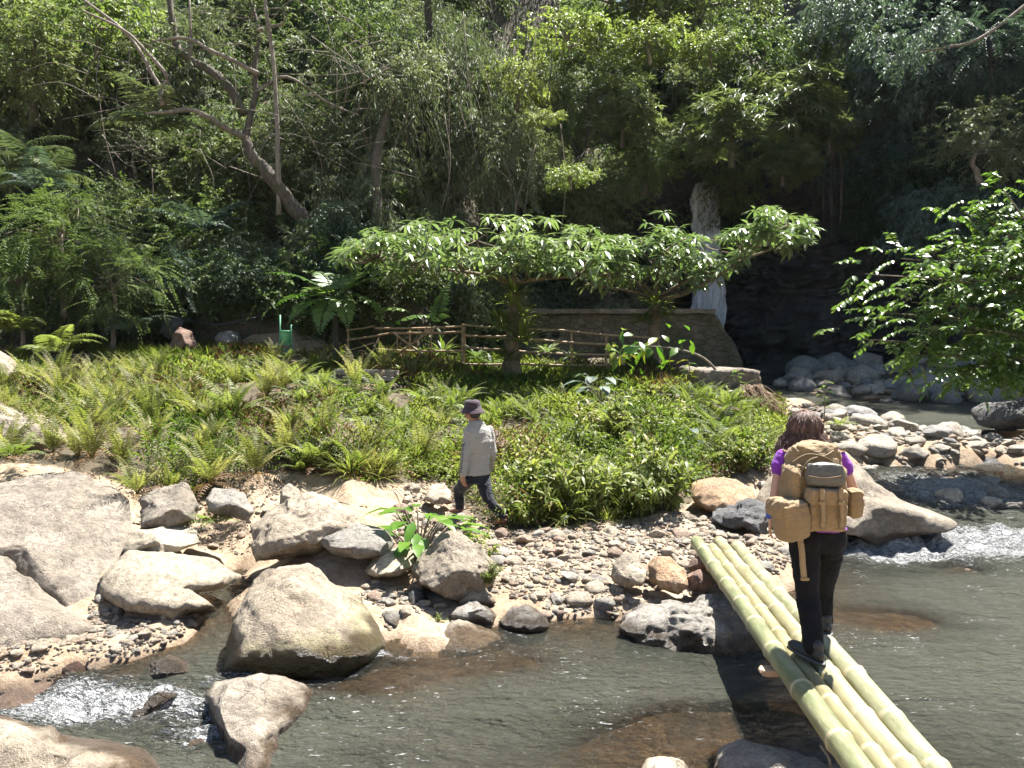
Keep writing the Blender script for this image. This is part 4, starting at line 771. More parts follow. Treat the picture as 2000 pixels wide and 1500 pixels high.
o = liana('black hose sagging between the boulders and the earth bank', None, [P(320, 606, 21.5), P(380, 628, 21.2), P(430, 634, 21.), P(490, 622, 21.3), P(560, 610, 21.8)], .025, plain('black_rubber', (.02, .02, .022), .5), 'hose'); o['category'] = 'hose'

# ------------------------------------------------------------------ palms and fern fronds
def frond(L, n, pl, pw, az, el, arch, seed=0, droop=.5, tw=.3, six=False, start=.12, taper=1.):
    """feather frond: bent midrib with a row of leaflets on either side"""
    g = np.random.default_rng(seed); t = np.linspace(0, 1, n); ang = el - arch * t ** 1.2; ds = L / (n - 1)
    hx = np.concatenate([[0], np.cumsum(np.cos(ang[:-1]) * ds)]); hz = np.concatenate([[0], np.cumsum(np.sin(ang[:-1]) * ds)])
    dr = np.array([math.cos(az), math.sin(az)]); p = np.stack([hx * dr[0], hx * dr[1], hz], -1)
    tan = np.stack([np.cos(ang) * dr[0], np.cos(ang) * dr[1], np.sin(ang)], -1); s = np.array([-dr[1], dr[0], 0.]); up = np.cross(tan, s); up *= np.sign(up[:, 2:] + 1e-6)
    k = t > start; tt = (t[k] - start) / (1 - start); prof = np.clip(np.minimum(tt * 6 + .35, 1) * (1 - tt ** (1.6 * taper)) + .08, .05, 1)
    vs, ts, nn = [], [], 0
    for sg in (1, -1):
        ld = unit(sg * s + tan[k] * tw - np.array([0, 0, 1.]) * droop * .6 + up[k] * .2 + g.normal(0, .08, (k.sum(), 3)))
        v, f = (leaf6 if six else leaf2)(p[k], ld, up[k], pl * prof * g.uniform(.85, 1.1, k.sum()), pw * np.clip(prof * 1.3, .3, 1), droop=droop * .4); vs.append(v); ts.append(f + nn); nn += len(v)
    v, f = tube(p[::max(1, n // 7)], np.linspace(max(.004, L * .008), .002, len(p[::max(1, n // 7)])), 3, len(p[::max(1, n // 7)])); vs.append(v); ts.append(f + nn)
    return np.vstack(vs), np.vstack(ts)
def fern_mesh(seed, nf, L, pl, pw, n, mat_, spread=1.0, el=(.7, 1.35), arch=(.7, 1.5), dead=0):
    g = np.random.default_rng(seed); mb = MB()
    for i in range(nf):
        az = i * 2 * PI / nf * 1.0 + g.normal(0, .25); l = L * g.uniform(.65, 1.15)
        v, f = frond(l, n, pl * l / L, pw, az, g.uniform(*el), g.uniform(*arch) * spread, seed * 50 + i); mb.add(v, f, 0, g.random())
    for i in range(dead):
        v, f = frond(L * g.uniform(.5, .9), n // 2, pl * .7, pw, g.uniform(0, 6.3), g.uniform(-.1, .5), 1.2, seed * 70 + i); mb.add(v, f, 1, g.random())
    return mb.mesh('fern', [mat_, L_DRY])
FERNS = [fern_mesh(i, 13, .85, .13, .026, 26, L_FERN, dead=3) for i in range(3)] + [fern_mesh(10 + i, 12, .9, .12, .024, 28, L_FERNY, el=(.9, 1.45), arch=(.4, 1.1), dead=6) for i in range(3)] + [fern_mesh(20 + i, 9, .7, .16, .03, 22, L_FERN, el=(.4, 1.0)) for i in range(2)]
PALMS = [fern_mesh(30, 9, 2.6, .75, .045, 40, L_GREY, el=(.5, 1.3), arch=(1.2, 2.0)), fern_mesh(31, 8, 1.9, .5, .04, 32, L_BLUE, el=(.5, 1.2), arch=(1., 1.8)), fern_mesh(32, 9, 1.5, .38, .035, 34, L_FERN, el=(.6, 1.3), arch=(1.2, 2.))]
def plant(mesh, name, loc, s, label, cat, group=None, rot=None, rx=0): return tag(put(mesh, name, loc, (rx, 0, rl.uniform(0, 6.3) if rot is None else rot), s), label, cat, group)
GP = 'palms at the jungle foot'
for px, py, Y, k_, s, lab in [(300, 255, 23.4, 0, .95, 'grey palm fronds drooping under the bare pale branch'), (20, 330, 22, 0, .9, 'grey-green palm fronds at the left edge above the feathery shrub'), (70, 370, 21.3, 1, .9, 'small palm frond tuft left of the feathery shrub'),
                              (395, 450, 23.5, 1, 1.1, 'dark blue-green palm in the shade under the gnarled trunk'), (330, 585, 21.6, 1, .7, 'shaded palm-like fern beside the dark boulder'), (255, 650, 20.2, 1, .7, 'dark spiky palm at the edge of the sunlit ferns'), (480, 540, 23.4, 0, .55, 'pale withered palm fronds in shade above the hose'),
                              (20, 650, 18.5, 2, .9, 'bright arching palm at the left edge behind the slanting rock'), (110, 690, 18.0, 2, .8, 'bright green young palm with arching fronds among the ferns'), (90, 350, 23., 0, .8, 'withered grey palm skirt in the dark left hollow')]:
    plant(PALMS[k_], 'palm', P(px, py, Y), s, lab, 'palm', GP)
# tree fern
e = empty('tree_fern', (*P(655, 705, 18.8)[:2], P(655, 705, 18.8)[2] - .2), 'tree fern with dark slim trunk and spreading fronds, left of the bamboo fence', 'tree fern'); o0 = np.array(e.location)
top = P(655, 585, 18.8); MB().add(*tube([o0 - [0, 0, .2], o0 * .5 + top * .5 + [.02, 0, 0], top], [.085, .075, .07], 8, 14, .4)).obj('trunk', BARKD, e, off=o0)
for i, (az, L, el, ar) in enumerate([(3.3, 1.75, .75, 1.0), (2.9, 1.55, .35, 1.05), (3.9, 1.35, .1, 1.3), (.15, 1.5, .8, 1.15), (5.9, 1.4, .35, 1.6), (1.6, 1.4, .9, 1.), (4.6, 1.3, -.1, 1.3), (2.2, 1.3, .95, .9), (5.2, 1.2, .05, 1.5), (.7, 1.3, 1.0, 1.0), (4.2, 1.1, .6, 1.2)]):
    v, f = frond(L * 1.12, 21, .42, .135, az, el, ar, 300 + i, droop=.25, tw=.45, six=True, start=.2); MB().add(v + top, f, 0, .25 + .05 * i).obj('frond', leaf_mat('tree_fern_leaf', [(.06, .115, .025), (.10, .165, .035), (.15, .21, .055)], .42, .42) if i == 0 else bpy.data.materials['tree_fern_leaf'], e, off=o0)

# ------------------------------------------------------------------ umbrella trees
def umbrella(label, Y, trunk, trunk_r, limb_px, up, lo, n, depth, seed, x0, x1):
    g = np.random.default_rng(seed); p = pth(Y, *trunk); e = empty('umbrella_tree', p[0], label, 'tree'); o0 = p[0]
    MB().add(*tube(p, np.array(trunk_r), 9, None, .15, seed)).obj('trunk', bark_mat('bark_tan', (.09, .065, .042), (.21, .155, .10), .4) if 'bark_tan' not in bpy.data.materials else bpy.data.materials['bark_tan'], e, off=o0)
    BT = bpy.data.materials['bark_tan']; ends = []
    for q, r in limb_px:
        pp = pth(Y, *q); MB().add(*tube(pp, np.array(r), 7, None, .15, seed)).obj('limb', BT, e, off=o0); ends += pp[1:]
    px = g.uniform(x0, x1, n); t = g.random(n) ** .8; py = np.interp(px, up[0], up[1]) * (1 - t) + np.interp(px, lo[0], lo[1]) * t; py += g.normal(0, 8, n) + 16 * fbm(np.stack([px / 55, np.full(n, seed * 2.), np.full(n, 0.)], -1), 3); kp = fbm(np.stack([px / 42, py / 30, np.full(n, seed * 3.)], -1), 3) > -.62; px, py = px[kp], py[kp]; n = len(px)
    dy = g.uniform(-1, 1, n) * depth; ra = np.stack([(px - 1000) / FPX, np.full(n, _F[1]) + (750 - py) / FPX * _U[1], _F[2] + (750 - py) / FPX * _U[2]], -1)
    c = np.array([0, 0, CAMZ]) + ra * ((Y + dy) / ra[:, 1])[:, None]
    tw = MB(); ends = np.array(ends)
    for q in c[::2]:
        s = ends[np.argmin(((ends - q) ** 2).sum(1) + g.random(len(ends)) * .6)]; m = s * .45 + q * .55 - [0, 0, .12]; tw.add(*tube([s, m, q], [.022, .014, .008], 3, 6))
    tw.obj('twigs', BT, e, off=o0)['kind'] = 'stuff'
    nl = 9; K = np.tile(np.arange(nl), n); a = K * 2 * PI / nl + np.repeat(g.uniform(0, 6, n), nl) + g.normal(0, .2, n * nl); el = g.uniform(-.6, .5, n * nl)
    ld = np.stack([np.cos(a) * np.cos(el), np.sin(a) * np.cos(el), np.sin(el)], -1); sz = np.repeat(g.uniform(.7, 1.2, n), nl) * g.uniform(.75, 1.15, n * nl)
    v, f = leaf6(np.repeat(c, nl, 0) + ld * .03, ld, np.tile([0, 0, 1.], (n * nl, 1)), .34 * sz, .095 * sz, droop=.32)
    MB().add(v, f, 0, np.repeat(np.clip(np.repeat(g.random(n), nl) * .6 + g.random(n * nl) * .4, 0, 1), 8)).obj('crown', L_UMB, e, off=o0); return e
UPX = ([640, 690, 720, 800, 860, 1000, 1100, 1200, 1340, 1420, 1480, 1540, 1570, 1600], [478, 462, 452, 428, 424, 432, 436, 440, 448, 440, 422, 408, 415, 440])
LOX = ([640, 700, 760, 860, 920, 1000, 1100, 1180, 1290, 1370, 1420, 1500, 1560, 1600], [486, 500, 515, 528, 535, 525, 535, 555, 560, 545, 505, 478, 462, 450])
umbrella('wide flat-topped umbrella tree with glossy leaves in front of the stone wall', 19.0, [(1000, 735, 0), (1000, 690, 0), (1001, 640, 0), (1004, 590, 0), (1003, 545, 0)], [.26, .2, .15, .11, .09],
         [([(1003, 560, 0), (985, 545, -.2), (950, 538, -.5), (900, 530, -.9), (820, 520, -1.1), (740, 500, -1.2)], [.06, .055, .045, .035, .025, .012]), ([(1003, 555, 0), (1030, 548, -.2), (1075, 543, -.4), (1130, 540, -.6), (1190, 535, -.5)], [.07, .06, .05, .04, .02]),
          ([(1003, 550, 0), (1001, 520, .3), (980, 490, .8), (930, 470, 1.2)], [.06, .05, .035, .02]), ([(1003, 550, 0), (1015, 505, .3), (1060, 480, .7), (1120, 470, 1.)], [.06, .05, .035, .02]), ([(1000, 560, 0), (970, 545, .5), (900, 520, 1.1), (840, 500, 1.3)], [.05, .04, .03, .015])],
         UPX, LOX, 430, 1.9, 41, 660, 1190)
umbrella('second umbrella tree with one long branch reaching right across the waterfall', 20.5, [(1278, 720, 0), (1277, 660, 0), (1280, 600, 0), (1282, 575, 0)], [.2, .16, .13, .1],
         [([(1282, 585, 0), (1330, 575, -.3), (1400, 540, -.6), (1450, 508, -.7), (1510, 485, -.7), (1590, 447, -.7)], [.07, .06, .05, .04, .03, .01]), ([(1282, 580, 0), (1330, 555, -.2), (1400, 520, -.3), (1470, 490, -.5), (1540, 440, -.6)], [.05, .045, .035, .03, .015]), ([(1282, 580, 0), (1250, 550, .2), (1220, 520, .5), (1190, 490, .8)], [.06, .05, .035, .02]),
          ([(1282, 580, 0), (1285, 530, .3), (1300, 490, .7), (1340, 465, 1.)], [.06, .05, .03, .02]), ([(1282, 585, 0), (1240, 570, -.3), (1180, 560, -.5), (1140, 555, -.6)], [.05, .04, .03, .015])],
         UPX, LOX, 390, 1.7, 42, 1165, 1592)
# epiphytes on the trunks
def epiphyte(seed, n, L, Wd, mat_): 
    g = np.random.default_rng(seed); a = np.arange(n) * 2.4; el = g.uniform(.15, 1.25, n); d = np.stack([np.cos(a) * np.cos(el), np.sin(a) * np.cos(el), np.sin(el)], -1)
    v, f = leaf6(d * .03, d, np.tile([0, 0, 1.], (n, 1)) + d * -.3, L * g.uniform(.7, 1.2, n), np.full(n, Wd), droop=.45, widest=.5); return MB().add(v, f, 0, np.repeat(g.random(n), 8)).mesh('nest_fern', mat_)
EPI = [epiphyte(1, 30, .62, .085, L_FERN), epiphyte(2, 22, .5, .07, L_YEL), epiphyte(3, 20, .45, .12, L_MID)]
GE = 'epiphytes on the umbrella tree trunks'
for px, py, Y, k_, s, lab in [(1000, 600, 18.8, 1, .9, 'yellow nest fern highest on the umbrella tree trunk'), (985, 648, 18.75, 0, .9, 'green nest fern left on the umbrella tree trunk at fence height'), (1018, 672, 18.75, 0, .95, 'broad nest fern lowest on the umbrella tree trunk'), (1005, 575, 18.8, 0, .6, 'small green nest fern just under the fork of the umbrella tree'), (1022, 625, 18.75, 0, .7, 'green nest fern on the right of the trunk above the top rail'), (990, 705, 18.75, 0, .7, 'low green nest fern at the foot of the umbrella tree trunk'), (975, 628, 18.85, 1, .75, 'yellow-green nest fern on the left of the trunk above the top rail'),
                              (1280, 600, 20.3, 0, .8, 'nest fern in the fork of the second umbrella tree'), (1300, 620, 20.2, 2, .8, 'broad-leaved climber on the second umbrella tree trunk'), (1255, 630, 20.2, 2, .75, 'dark leafy climber left on the second umbrella tree trunk')]:
    plant(EPI[k_], 'nest_fern', P(px, py, Y), s * 1.45, lab, 'epiphyte', GE)
for px, py, Y, k_, s, lab in [(865, 690, 20.6, 0, .9, 'pale green nest fern growing behind the bamboo fence'), (930, 700, 20.4, 2, 1., 'white-veined leafy plant behind the fence beside the thick post'), (1070, 690, 20.4, 2, 1.1, 'leafy dark plant behind the fence right of the umbrella tree'), (1120, 700, 20.5, 2, .9, 'low leafy plant behind the right part of the fence'), (960, 715, 20.3, 2, .9, 'small leafy plant at the foot of the umbrella tree')]:
    plant(EPI[k_], 'leafy_plant', P(px, py, Y), s, lab, 'plant', 'plants behind the fence')
# long fronds beside the wall
for i, (px, py, az, L, el, ar, lab) in enumerate([(850, 640, 1.0, 1.5, 1.35, .6, 'tall upright fern frond with curled leaflets behind the fence'), (760, 640, .2, 1.5, .7, 1.3, 'arching fern frond with broad leaflets left of the curled frond'), (800, 610, 3.0, 1.2, .5, 1.4, 'arching fern frond leaning left behind the fence')]):
    v, f = frond(L, 17, .36, .12, az, el, ar, 400 + i, droop=.5, tw=.35, six=True); o = MB().add(v, f, 0, .3 + .2 * i).obj('fern_frond', bpy.data.materials['tree_fern_leaf']); o.location = tuple(P(px, py, 21)); tag(o, lab, 'fern')

# ------------------------------------------------------------------ tree overhanging the river on the right
rt = np.random.default_rng(51); base = P(2090, 800, 13.2); e = empty('overhanging_tree', base, 'sunlit leafy tree leaning out over the river from the right bank', 'tree'); o0 = base
tips = [(1690, 535, -.4), (1760, 505, .3), (1850, 470, .5), (1900, 410, .2), (1960, 370, .3), (1685, 662, -.5), (1760, 690, -.2), (1850, 720, .2), (1930, 740, .3), (1780, 590, 0), (1720, 610, .2), (1880, 560, -.5), (1950, 480, -.4), (1980, 600, -.6), (1900, 640, -.7), (1990, 700, -.5), (1830, 540, -.2), (2050, 420, .4), (2060, 560, 0), (1820, 640, -.6), (2060, 330, .2)]
MB().add(*tube([base - [0, 0, .5], P(2075, 740, 13.3), P(2060, 660, 13.2), P(2050, 580, 13.2)], [.16, .14, .12, .08], 8, 16, .2)).obj('trunk', BARK, e, off=o0)
B_ = MB(); sp = []
for px, py, dy in tips:
    t = P(px, py, 13 + dy); s = P(2068, np.clip(py + 60, 560, 740), 13.25); m = s * .5 + t * .5 + [0, 0, .12]; B_.add(*tube([s, m, t], [.035, .02, .006], 5, 14, .1))
    path, _ = smooth_path([s, m, t], np.ones(3), 14); sp += [path[i] + rt.normal(0, [.17, .3, .17]) for i in range(4, 14) for _ in range(3)]
B_.obj('branches', TWIG, e, off=o0)
sp = np.array(sp); n = len(sp); nl = 14; td = unit(rt.normal(0, .5, (n, 3)) + [-.55, -.3, -.05]); K = np.tile(np.arange(nl), n); t = (K + .5) / nl; sd = np.where(K % 2, 1., -1.); q = lambda a: np.repeat(a, nl, 0); s = unit(np.cross(td, [0, 0, 1.]))
lp = q(sp) + q(td) * (t * .4)[:, None] - np.array([0, 0, .12]) * (t * t)[:, None]; ld = unit(q(td) * .5 + q(s) * sd[:, None] + rt.normal(0, .2, (n * nl, 3)) + [0, 0, -.25]); sz = rt.uniform(.7, 1.2, n * nl)
v, f = leaf6(lp, ld, unit(rt.normal(0, .3, (n * nl, 3)) + [0, 0, 1.]), .13 * sz, .062 * sz); MB().add(v, f, 0, np.repeat(np.clip(q(rt.random(n)) * .5 + rt.random(n * nl) * .5, 0, 1), 8)).obj('crown', leaf_mat('leaf_overhang', [(.055, .105, .022), (.10, .165, .03), (.16, .225, .045), (.28, .27, .06)], .3, .38, spec=.7), e, off=o0)
e2 = tree('blue', (11.6, 15.6, 1.2), .8, 'dark leafy bush under the overhanging tree at the right edge', None, 'shrub', 'shrub')
e2 = tree('deep', (13.2, 14.5, .9), .8, 'shaded bush at the right bank behind the overhanging tree', None, 'shrub', 'shrub')

# ------------------------------------------------------------------ meadow of ferns and herbs
rm = np.random.default_rng(61)
n = 95000; x = rm.uniform(-13.5, 7, n); y = rm.uniform(6.6, 21.5, n) ; z = ground(x, y); ok = in_plants(x, y, z); 
bare = fbm(P3(x, y) * .5 + 3, 3) > .42; px, py = proj(np.stack([x, y, z], -1)); ok &= ~bare & (px > -120) & (y < foot(x) + .3) & ~((px > 640) & (px < 795) & (y > 15.5) & (y < 17.2)) & ~((abs(x + .75) < .3) & (abs(y - 9.4) < .7))
ok &= ~((px < 290) & (y < 8.3)); x, y, z = x[ok], y[ok], z[ok]; n = len(x)
hgt = .06 + .5 * np.clip(.42 + .75 * fbm(P3(x, y) * .85 + 30, 3), 0, 1) * ss((y - 8.3) / 1.6) * (1 - .8 * ss((y - 14) / 4)); K = 4
bp = np.repeat(np.stack([x, y, z], -1), K, 0); hh = np.repeat(hgt, K) * rm.uniform(.1, 1., n * K); bp = bp + np.stack([rm.normal(0, .06, n * K), rm.normal(0, .06, n * K), hh], -1)
blade = np.repeat(rm.random(n) < .16, K); ld = unit(rm.normal(0, .75, (n * K, 3)) + np.where(blade[:, None], [0, 0, 1.4], [0, -.1, .1])); far = np.clip(bp[:, 1] / 12, .75, 1.5)
L = np.where(blade, .17, .06) * rm.uniform(.6, 1.3, n * K) * far; Wd = np.where(blade, .007, .032) * rm.uniform(.7, 1.2, n * K) * far
v, f = leaf2(bp, ld, unit(rm.normal(0, .45, (n * K, 3)) + [0, 0, 1.]), L, Wd, droop=.35)
patch = .5 + .55 * fbm(np.stack([bp[:, 0] * .55, bp[:, 1] * .55, bp[:, 2] * 0], -1) + 50, 3); red = fbm(P3(bp[:, 0], bp[:, 1]) * .9 + 80, 3) + .18 * (bp[:, 0] < -2.2)
mi = np.where((red > .30) & (rm.random(n * K) < .55), 1, 0)
md = MB().add(v, f, np.repeat(mi, 2), np.repeat(np.clip(patch * .6 + rm.random(n * K) * .45, 0, 1), 4)).obj('meadow_herbs', [L_HERB, L_DRY]); tag(md, kind='stuff')
def where_meadow(p, q):
    h = 'close below the fence' if q < 742 else ('in the back of the meadow' if q < 790 else ('in the middle of the meadow' if q < 850 else ('toward the front of the meadow' if q < 900 else 'at the front edge')))
    for lim, t in ((90, 'by the left edge'), (200, 'above the cracked slab'), (320, 'right of the cracked slab'), (430, 'above the rounded grey boulder'), (540, 'above the flat-topped boulder'), (650, 'left of the stone bench'), (760, 'below the stone bench'), (860, 'left of the man'), (960, 'behind the man'), (1060, 'right of the man'), (1160, 'below the umbrella tree'), (1260, 'in the middle of the bank'), (1360, 'below the big-leaved shrub'), (9e9, 'by the concrete block')):
        if p < lim: return f'{h}, {t}'
# fern clumps that can be picked out
ZN = [('yellowing fern clump in the sunny left part of the meadow', lambda p, q: p < 420, (3, 4, 5)), ('light green fern clump in the meadow between the cracked slab and the walking man', lambda p, q: p < 880, (0, 3, 6, 1)), ('green fern clump on the bank between the walking man and the woman', lambda p, q: q > 800, (0, 1, 2, 7)), ('shaded green fern clump just below the bamboo fence', lambda p, q: True, (6, 7, 2))]
cnt = 0; got = []
for _ in range(6000):
    if cnt >= 280: break
    x, y = rm.uniform(-10, 5.4), rm.uniform(8.2, 19.3); z = ground1(x, y)
    if not in_plants(np.array([x]), np.array([y - .25]), np.array([z]))[0]: continue
    p, q = map(float, proj(np.array([x, y, z])))
    if p < -80 or p > 1490 or (625 < p < 805 and 14.2 < y < 17.4) or (p < 300 and y < 8.4) or (865 < p < 1010 and y < 10.6): continue
    if any((x - a) ** 2 + (y - b) ** 2 < .12 for a, b in got): continue
    _, _, ks = next(zz for zz in ZN if zz[1](p, q)); s = rm.uniform(.6, 1.15) * (.7 if y > 16 else .95); got.append((x, y)); cnt += 1
    plant(FERNS[int(rm.choice(ks))], 'fern', (x, y, z), s, unique(('large ' if s > .88 else 'small ' if s < .7 else '') + 'fern clump', where_meadow(p, q), s, ('taller', 'lower')), 'fern', 'fern clumps of the meadow')
for px, py, Y, k_, s, lab in [(180, 895, 8.6, 3, .85, 'tall yellowish fern rooted on top of the cracked slab'), (268, 965, 8.35, 4, .7, 'fern spilling between the cracked slab and the dappled rock'), (420, 1020, 8.1, 6, .6, 'green fern under the rounded grey boulder'), (30, 890, 8.6, 7, .75, 'fern with two long fronds at the left edge'), (410, 945, 8.9, 4, .9, 'pale fern standing at the front edge of the meadow'), (500, 925, 9.2, 5, .8, 'fern clump at the front edge beside the bare path'),
                              (748, 720, 16.3, 3, .8, 'upright pale fern in front of the stone bench'), (1420, 800, 14.5, 0, .9, 'bright fern in front of the concrete block'), (1640, 830, 15, 6, .6, 'small palm-like fern on the stone bar beside the woman')]:
    plant(FERNS[k_], 'fern', P(px, py, Y), s, lab, 'fern', 'single ferns')
# bushes at the edge of the gravel bar
rb = np.random.default_rng(71)
def herb_bush(seed, R, h, n, L, Wd, mat_, nst=9):
    g = np.random.default_rng(seed); mb = MB(); K = n
    for i in range(nst):
        a = g.uniform(0, 6.3); r_ = g.uniform(.2, 1) * R; tp = np.array([math.cos(a) * r_, math.sin(a) * r_, h * g.uniform(.5, 1.05)]); mb.add(*tube([tp * [.15, .15, 0], tp * [.5, .5, .6], tp], [.008, .006, .003], 3, 6), 1)
        t = g.uniform(.25, 1, K); p = tp * np.stack([t ** 1.3, t ** 1.3, t], -1); d = unit(g.normal(0, .8, (K, 3)) + [0, 0, .15]); s_ = g.uniform(.6, 1.2, K)
        v, f = leaf6(p, d, unit(g.normal(0, .4, (K, 3)) + [0, 0, 1.]), L * s_, Wd * s_, droop=.4); mb.add(v, f, 0, np.repeat(g.random(K), 8))
    return mb.mesh('bush', [mat_, TWIG])
def where_bar(px):
    for lim, t in ((600, 'beside the dirt path above the flat-topped boulder'), (680, 'beside the dirt path, second stretch from the left'), (760, 'beside the dirt path below the stone bench'), (830, 'beside the white flat stone on the path'), (900, 'just left of the walking man'), (1080, 'by the gravel just right of the walking man'), (1140, 'by the gravel, a step right of the man'), (1200, 'by the gravel halfway to the orange-topped boulder'), (1270, 'by the gravel above the pinkish boulder'), (1340, 'by the gravel left of the orange-topped boulder'), (1410, 'behind the left end of the orange-topped boulder'), (9e9, 'behind the right end of the orange-topped boulder')):
        if px < lim: return t
def grass_tuft(seed, n, L):
    g = np.random.default_rng(seed); a = g.uniform(0, 6.3, n); el = g.uniform(.5, 1.5, n); d = np.stack([np.cos(a) * np.cos(el), np.sin(a) * np.cos(el), np.sin(el)], -1)
    v, f = leaf6(np.stack([np.cos(a), np.sin(a), a * 0], -1) * g.uniform(0, .14, n)[:, None], d, np.tile([0, 0, 1.], (n, 1)) - d * .3, L * g.uniform(.5, 1.15, n), np.full(n, .013), droop=.55); return MB().add(v, f, 0, np.repeat(g.random(n), 8)).mesh('grass_clump', L_HERB)
GRASS = [grass_tuft(1, 130, .55), grass_tuft(2, 110, .45)]
BUSH = [herb_bush(1, .4, .55, 42, .1, .035, L_HERB, 16), herb_bush(2, .45, .5, 46, .085, .028, L_HERB, 16), herb_bush(3, .4, .6, 40, .13, .03, L_FERN, 14)]
for i in range(24):
    px = rb.uniform(910, 1480); x_, y_, z_ = seen(px, np.interp(px, EDGE[:, 0], EDGE[:, 1]) - rb.uniform(4, 50), 7, 20)
    if 860 < px < 1020: continue
    plant(BUSH[i % 3], 'bush', (x_, y_, z_ - .03), rb.uniform(.75, 1.4), unique('low green bush', where_bar(px), rb.random(), ('taller', 'lower')), 'bush', 'bushes edging the gravel bar')
for i in range(44):
    px = rb.uniform(560, 1480); x_, y_, z_ = seen(px, np.interp(px, EDGE[:, 0], EDGE[:, 1]) - rb.uniform(2, 60), 7, 20)
    if 860 < px < 1020: continue
    if i % 2: plant(GRASS[i % 4 // 2], 'grass_clump', (x_, y_, z_ - .02), rb.uniform(.6, 1.15), unique('clump of long grass', where_bar(px), rb.random(), ('taller', 'lower')), 'grass clump', 'grass clumps edging the gravel')
    else: plant(FERNS[i // 2 % 3], 'fern', (x_, y_, z_ - .02), rb.uniform(.5, .9), unique('light green fern', where_bar(px), rb.random(), ('taller', 'lower')), 'fern', 'ferns edging the gravel')
for i in range(30):
    px = rb.uniform(1010, 1490); x_, y_, z_ = seen(px, np.interp(px, EDGE[:, 0], EDGE[:, 1]) - rb.uniform(55, 190), 7, 20)
    plant(BUSH[int(rb.integers(3))], 'bush', (x_, y_, z_ - .03), rb.uniform(.7, 1.25), unique('leafy bush', where_meadow(px, float(proj(np.array([x_, y_, z_]))[1])), rb.random(), ('taller', 'lower')), 'bush', 'bushes on the bank right of the man')
for i in range(12):
    px = rb.uniform(540, 890); x_, y_, z_ = seen(px, np.interp(px, EDGE[:, 0], EDGE[:, 1]) - rb.uniform(4, 30), 7, 20)
    plant(BUSH[i % 2], 'bush', (x_, y_, z_ - .03), rb.uniform(.4, .75), unique('small green bush', where_bar(px), rb.random(), ('taller', 'lower')), 'bush', 'bushes edging the dirt path')
def big_leaf(seed, n, h, L, Wd, R, mat_, six=True):
    g = np.random.default_rng(seed); mb = MB()
    for i in range(n):
        a = i * 2.4 + g.normal(0, .2); r_ = R * g.uniform(.3, 1); tp = np.array([math.cos(a) * r_, math.sin(a) * r_, h * g.uniform(.45, 1.05)]); mb.add(*tube([(0, 0, 0), tp * [.45, .45, .65], tp], [.008, .006, .004], 4, 6), 1)
        v, f = leaf6(tp[None], unit(np.array([[math.cos(a), math.sin(a), g.uniform(-.2, .5)]])), np.array([[0, 0, 1.]]), L * g.uniform(.7, 1.15), Wd * g.uniform(.8, 1.15), droop=.4, widest=.4); mb.add(v, f, 0, g.random())
    return mb.mesh('leafy_plant', [mat_, TWIG])
x_, y_, z_ = seen(815, 1080, 7, 9); plant(big_leaf(5, 34, .36, .19, .075, .26, leaf_mat('bright_broad_leaf', [(.06, .15, .015), (.10, .2, .022), (.15, .24, .03)], .35, .4)), 'leafy_plant', (-.95, 7.72, ground1(-.95, 7.72)), 1.75, 'bright green broad-leaved plant beside the overhanging boulder', 'plant')
plant(BUSH[1], 'bush', (-.47, 7.75, ground1(-.47, 7.75)), 1.0, 'small olive bush behind the overhanging boulder hiding the front foot of the man', 'bush')
for px, py, Y, s, lab in [(955, 1140, 6.95, .35, 'tuft of grass growing on the right side of the overhanging boulder'), (850, 1235, 6.6, .3, 'little green weed in the dark gap behind the triangular rock')]: plant(BUSH[2], 'grass_tuft', P(px, py, Y), s, lab, 'grass tuft')
# big-leaved branch in front of the wall, saplings
o0 = P(1412, 770, 17.2); e = empty('big_leaved_shrub', o0, 'leaning shrub with very large glossy leaves above the concrete block', 'shrub')
MB().add(*tube([P(1418, 790, 17.2), P(1405, 735, 17.), P(1370, 697, 16.8), P(1310, 680, 16.6), P(1240, 675, 16.5)], [.035, .03, .026, .022, .012], 6, 26, .1)).obj('stem', BARKP, e, off=o0)
g = np.random.default_rng(8); n = 54; px = g.uniform(1185, 1355, n); py = 680 + g.normal(0, 17, n) - (px > 1300) * 12; c = np.array([P(a, b, 16.5 + g.normal(0, .25)) for a, b in zip(px, py)]); d = unit(g.normal(0, .7, (n, 3)) + [0, -.3, -.35])
v, f = leaf6(c, d, unit(g.normal(0, .35, (n, 3)) + [0, -.3, 1.]), g.uniform(.22, .42, n), g.uniform(.11, .19, n), droop=.3, widest=.45); MB().add(v, f, 0, np.repeat(g.random(n) ** 1.3, 8)).obj('crown', leaf_mat('big_bright_leaf', [(.05, .13, .015), (.09, .18, .02), (.13, .21, .025), (.3, .26, .02)], .25, .42, spec=.8), e, off=o0)
BL = bpy.data.materials['big_bright_leaf']
for px, py, Y, n, h, lab in [(1608, 838, 14.6, 9, .95, 'thin sapling with a few bright leaves rising behind the woman'), (1440, 770, 16.3, 8, .55, 'sapling with small bright leaves in front of the concrete block'), (1345, 760, 16.8, 9, .6, 'young plant with yellowish leaves left of the concrete block')]:
    mb = MB(); g = np.random.default_rng(px); mb.add(*tube([(0, 0, -.1), (.02, 0, h * .5), (0, .02, h)], [.014, .01, .006], 4, 8), 1); a = np.arange(n) * 2.4; hh = h * (.45 + .55 * np.arange(n) / n)
    d = np.stack([np.cos(a), np.sin(a), .25 + a * 0], -1); v, f = leaf6(np.stack([a * 0, a * 0, hh], -1), unit(d), np.tile([0, 0, 1.], (n, 1)), g.uniform(.14, .24, n), g.uniform(.07, .11, n), droop=.4); mb.add(v, f, 0, np.repeat(g.random(n), 8)); plant(mb.mesh('sapling', [BL, TWIG]), 'sapling', P(px, py, Y), 1, lab, 'sapling', rot=0)
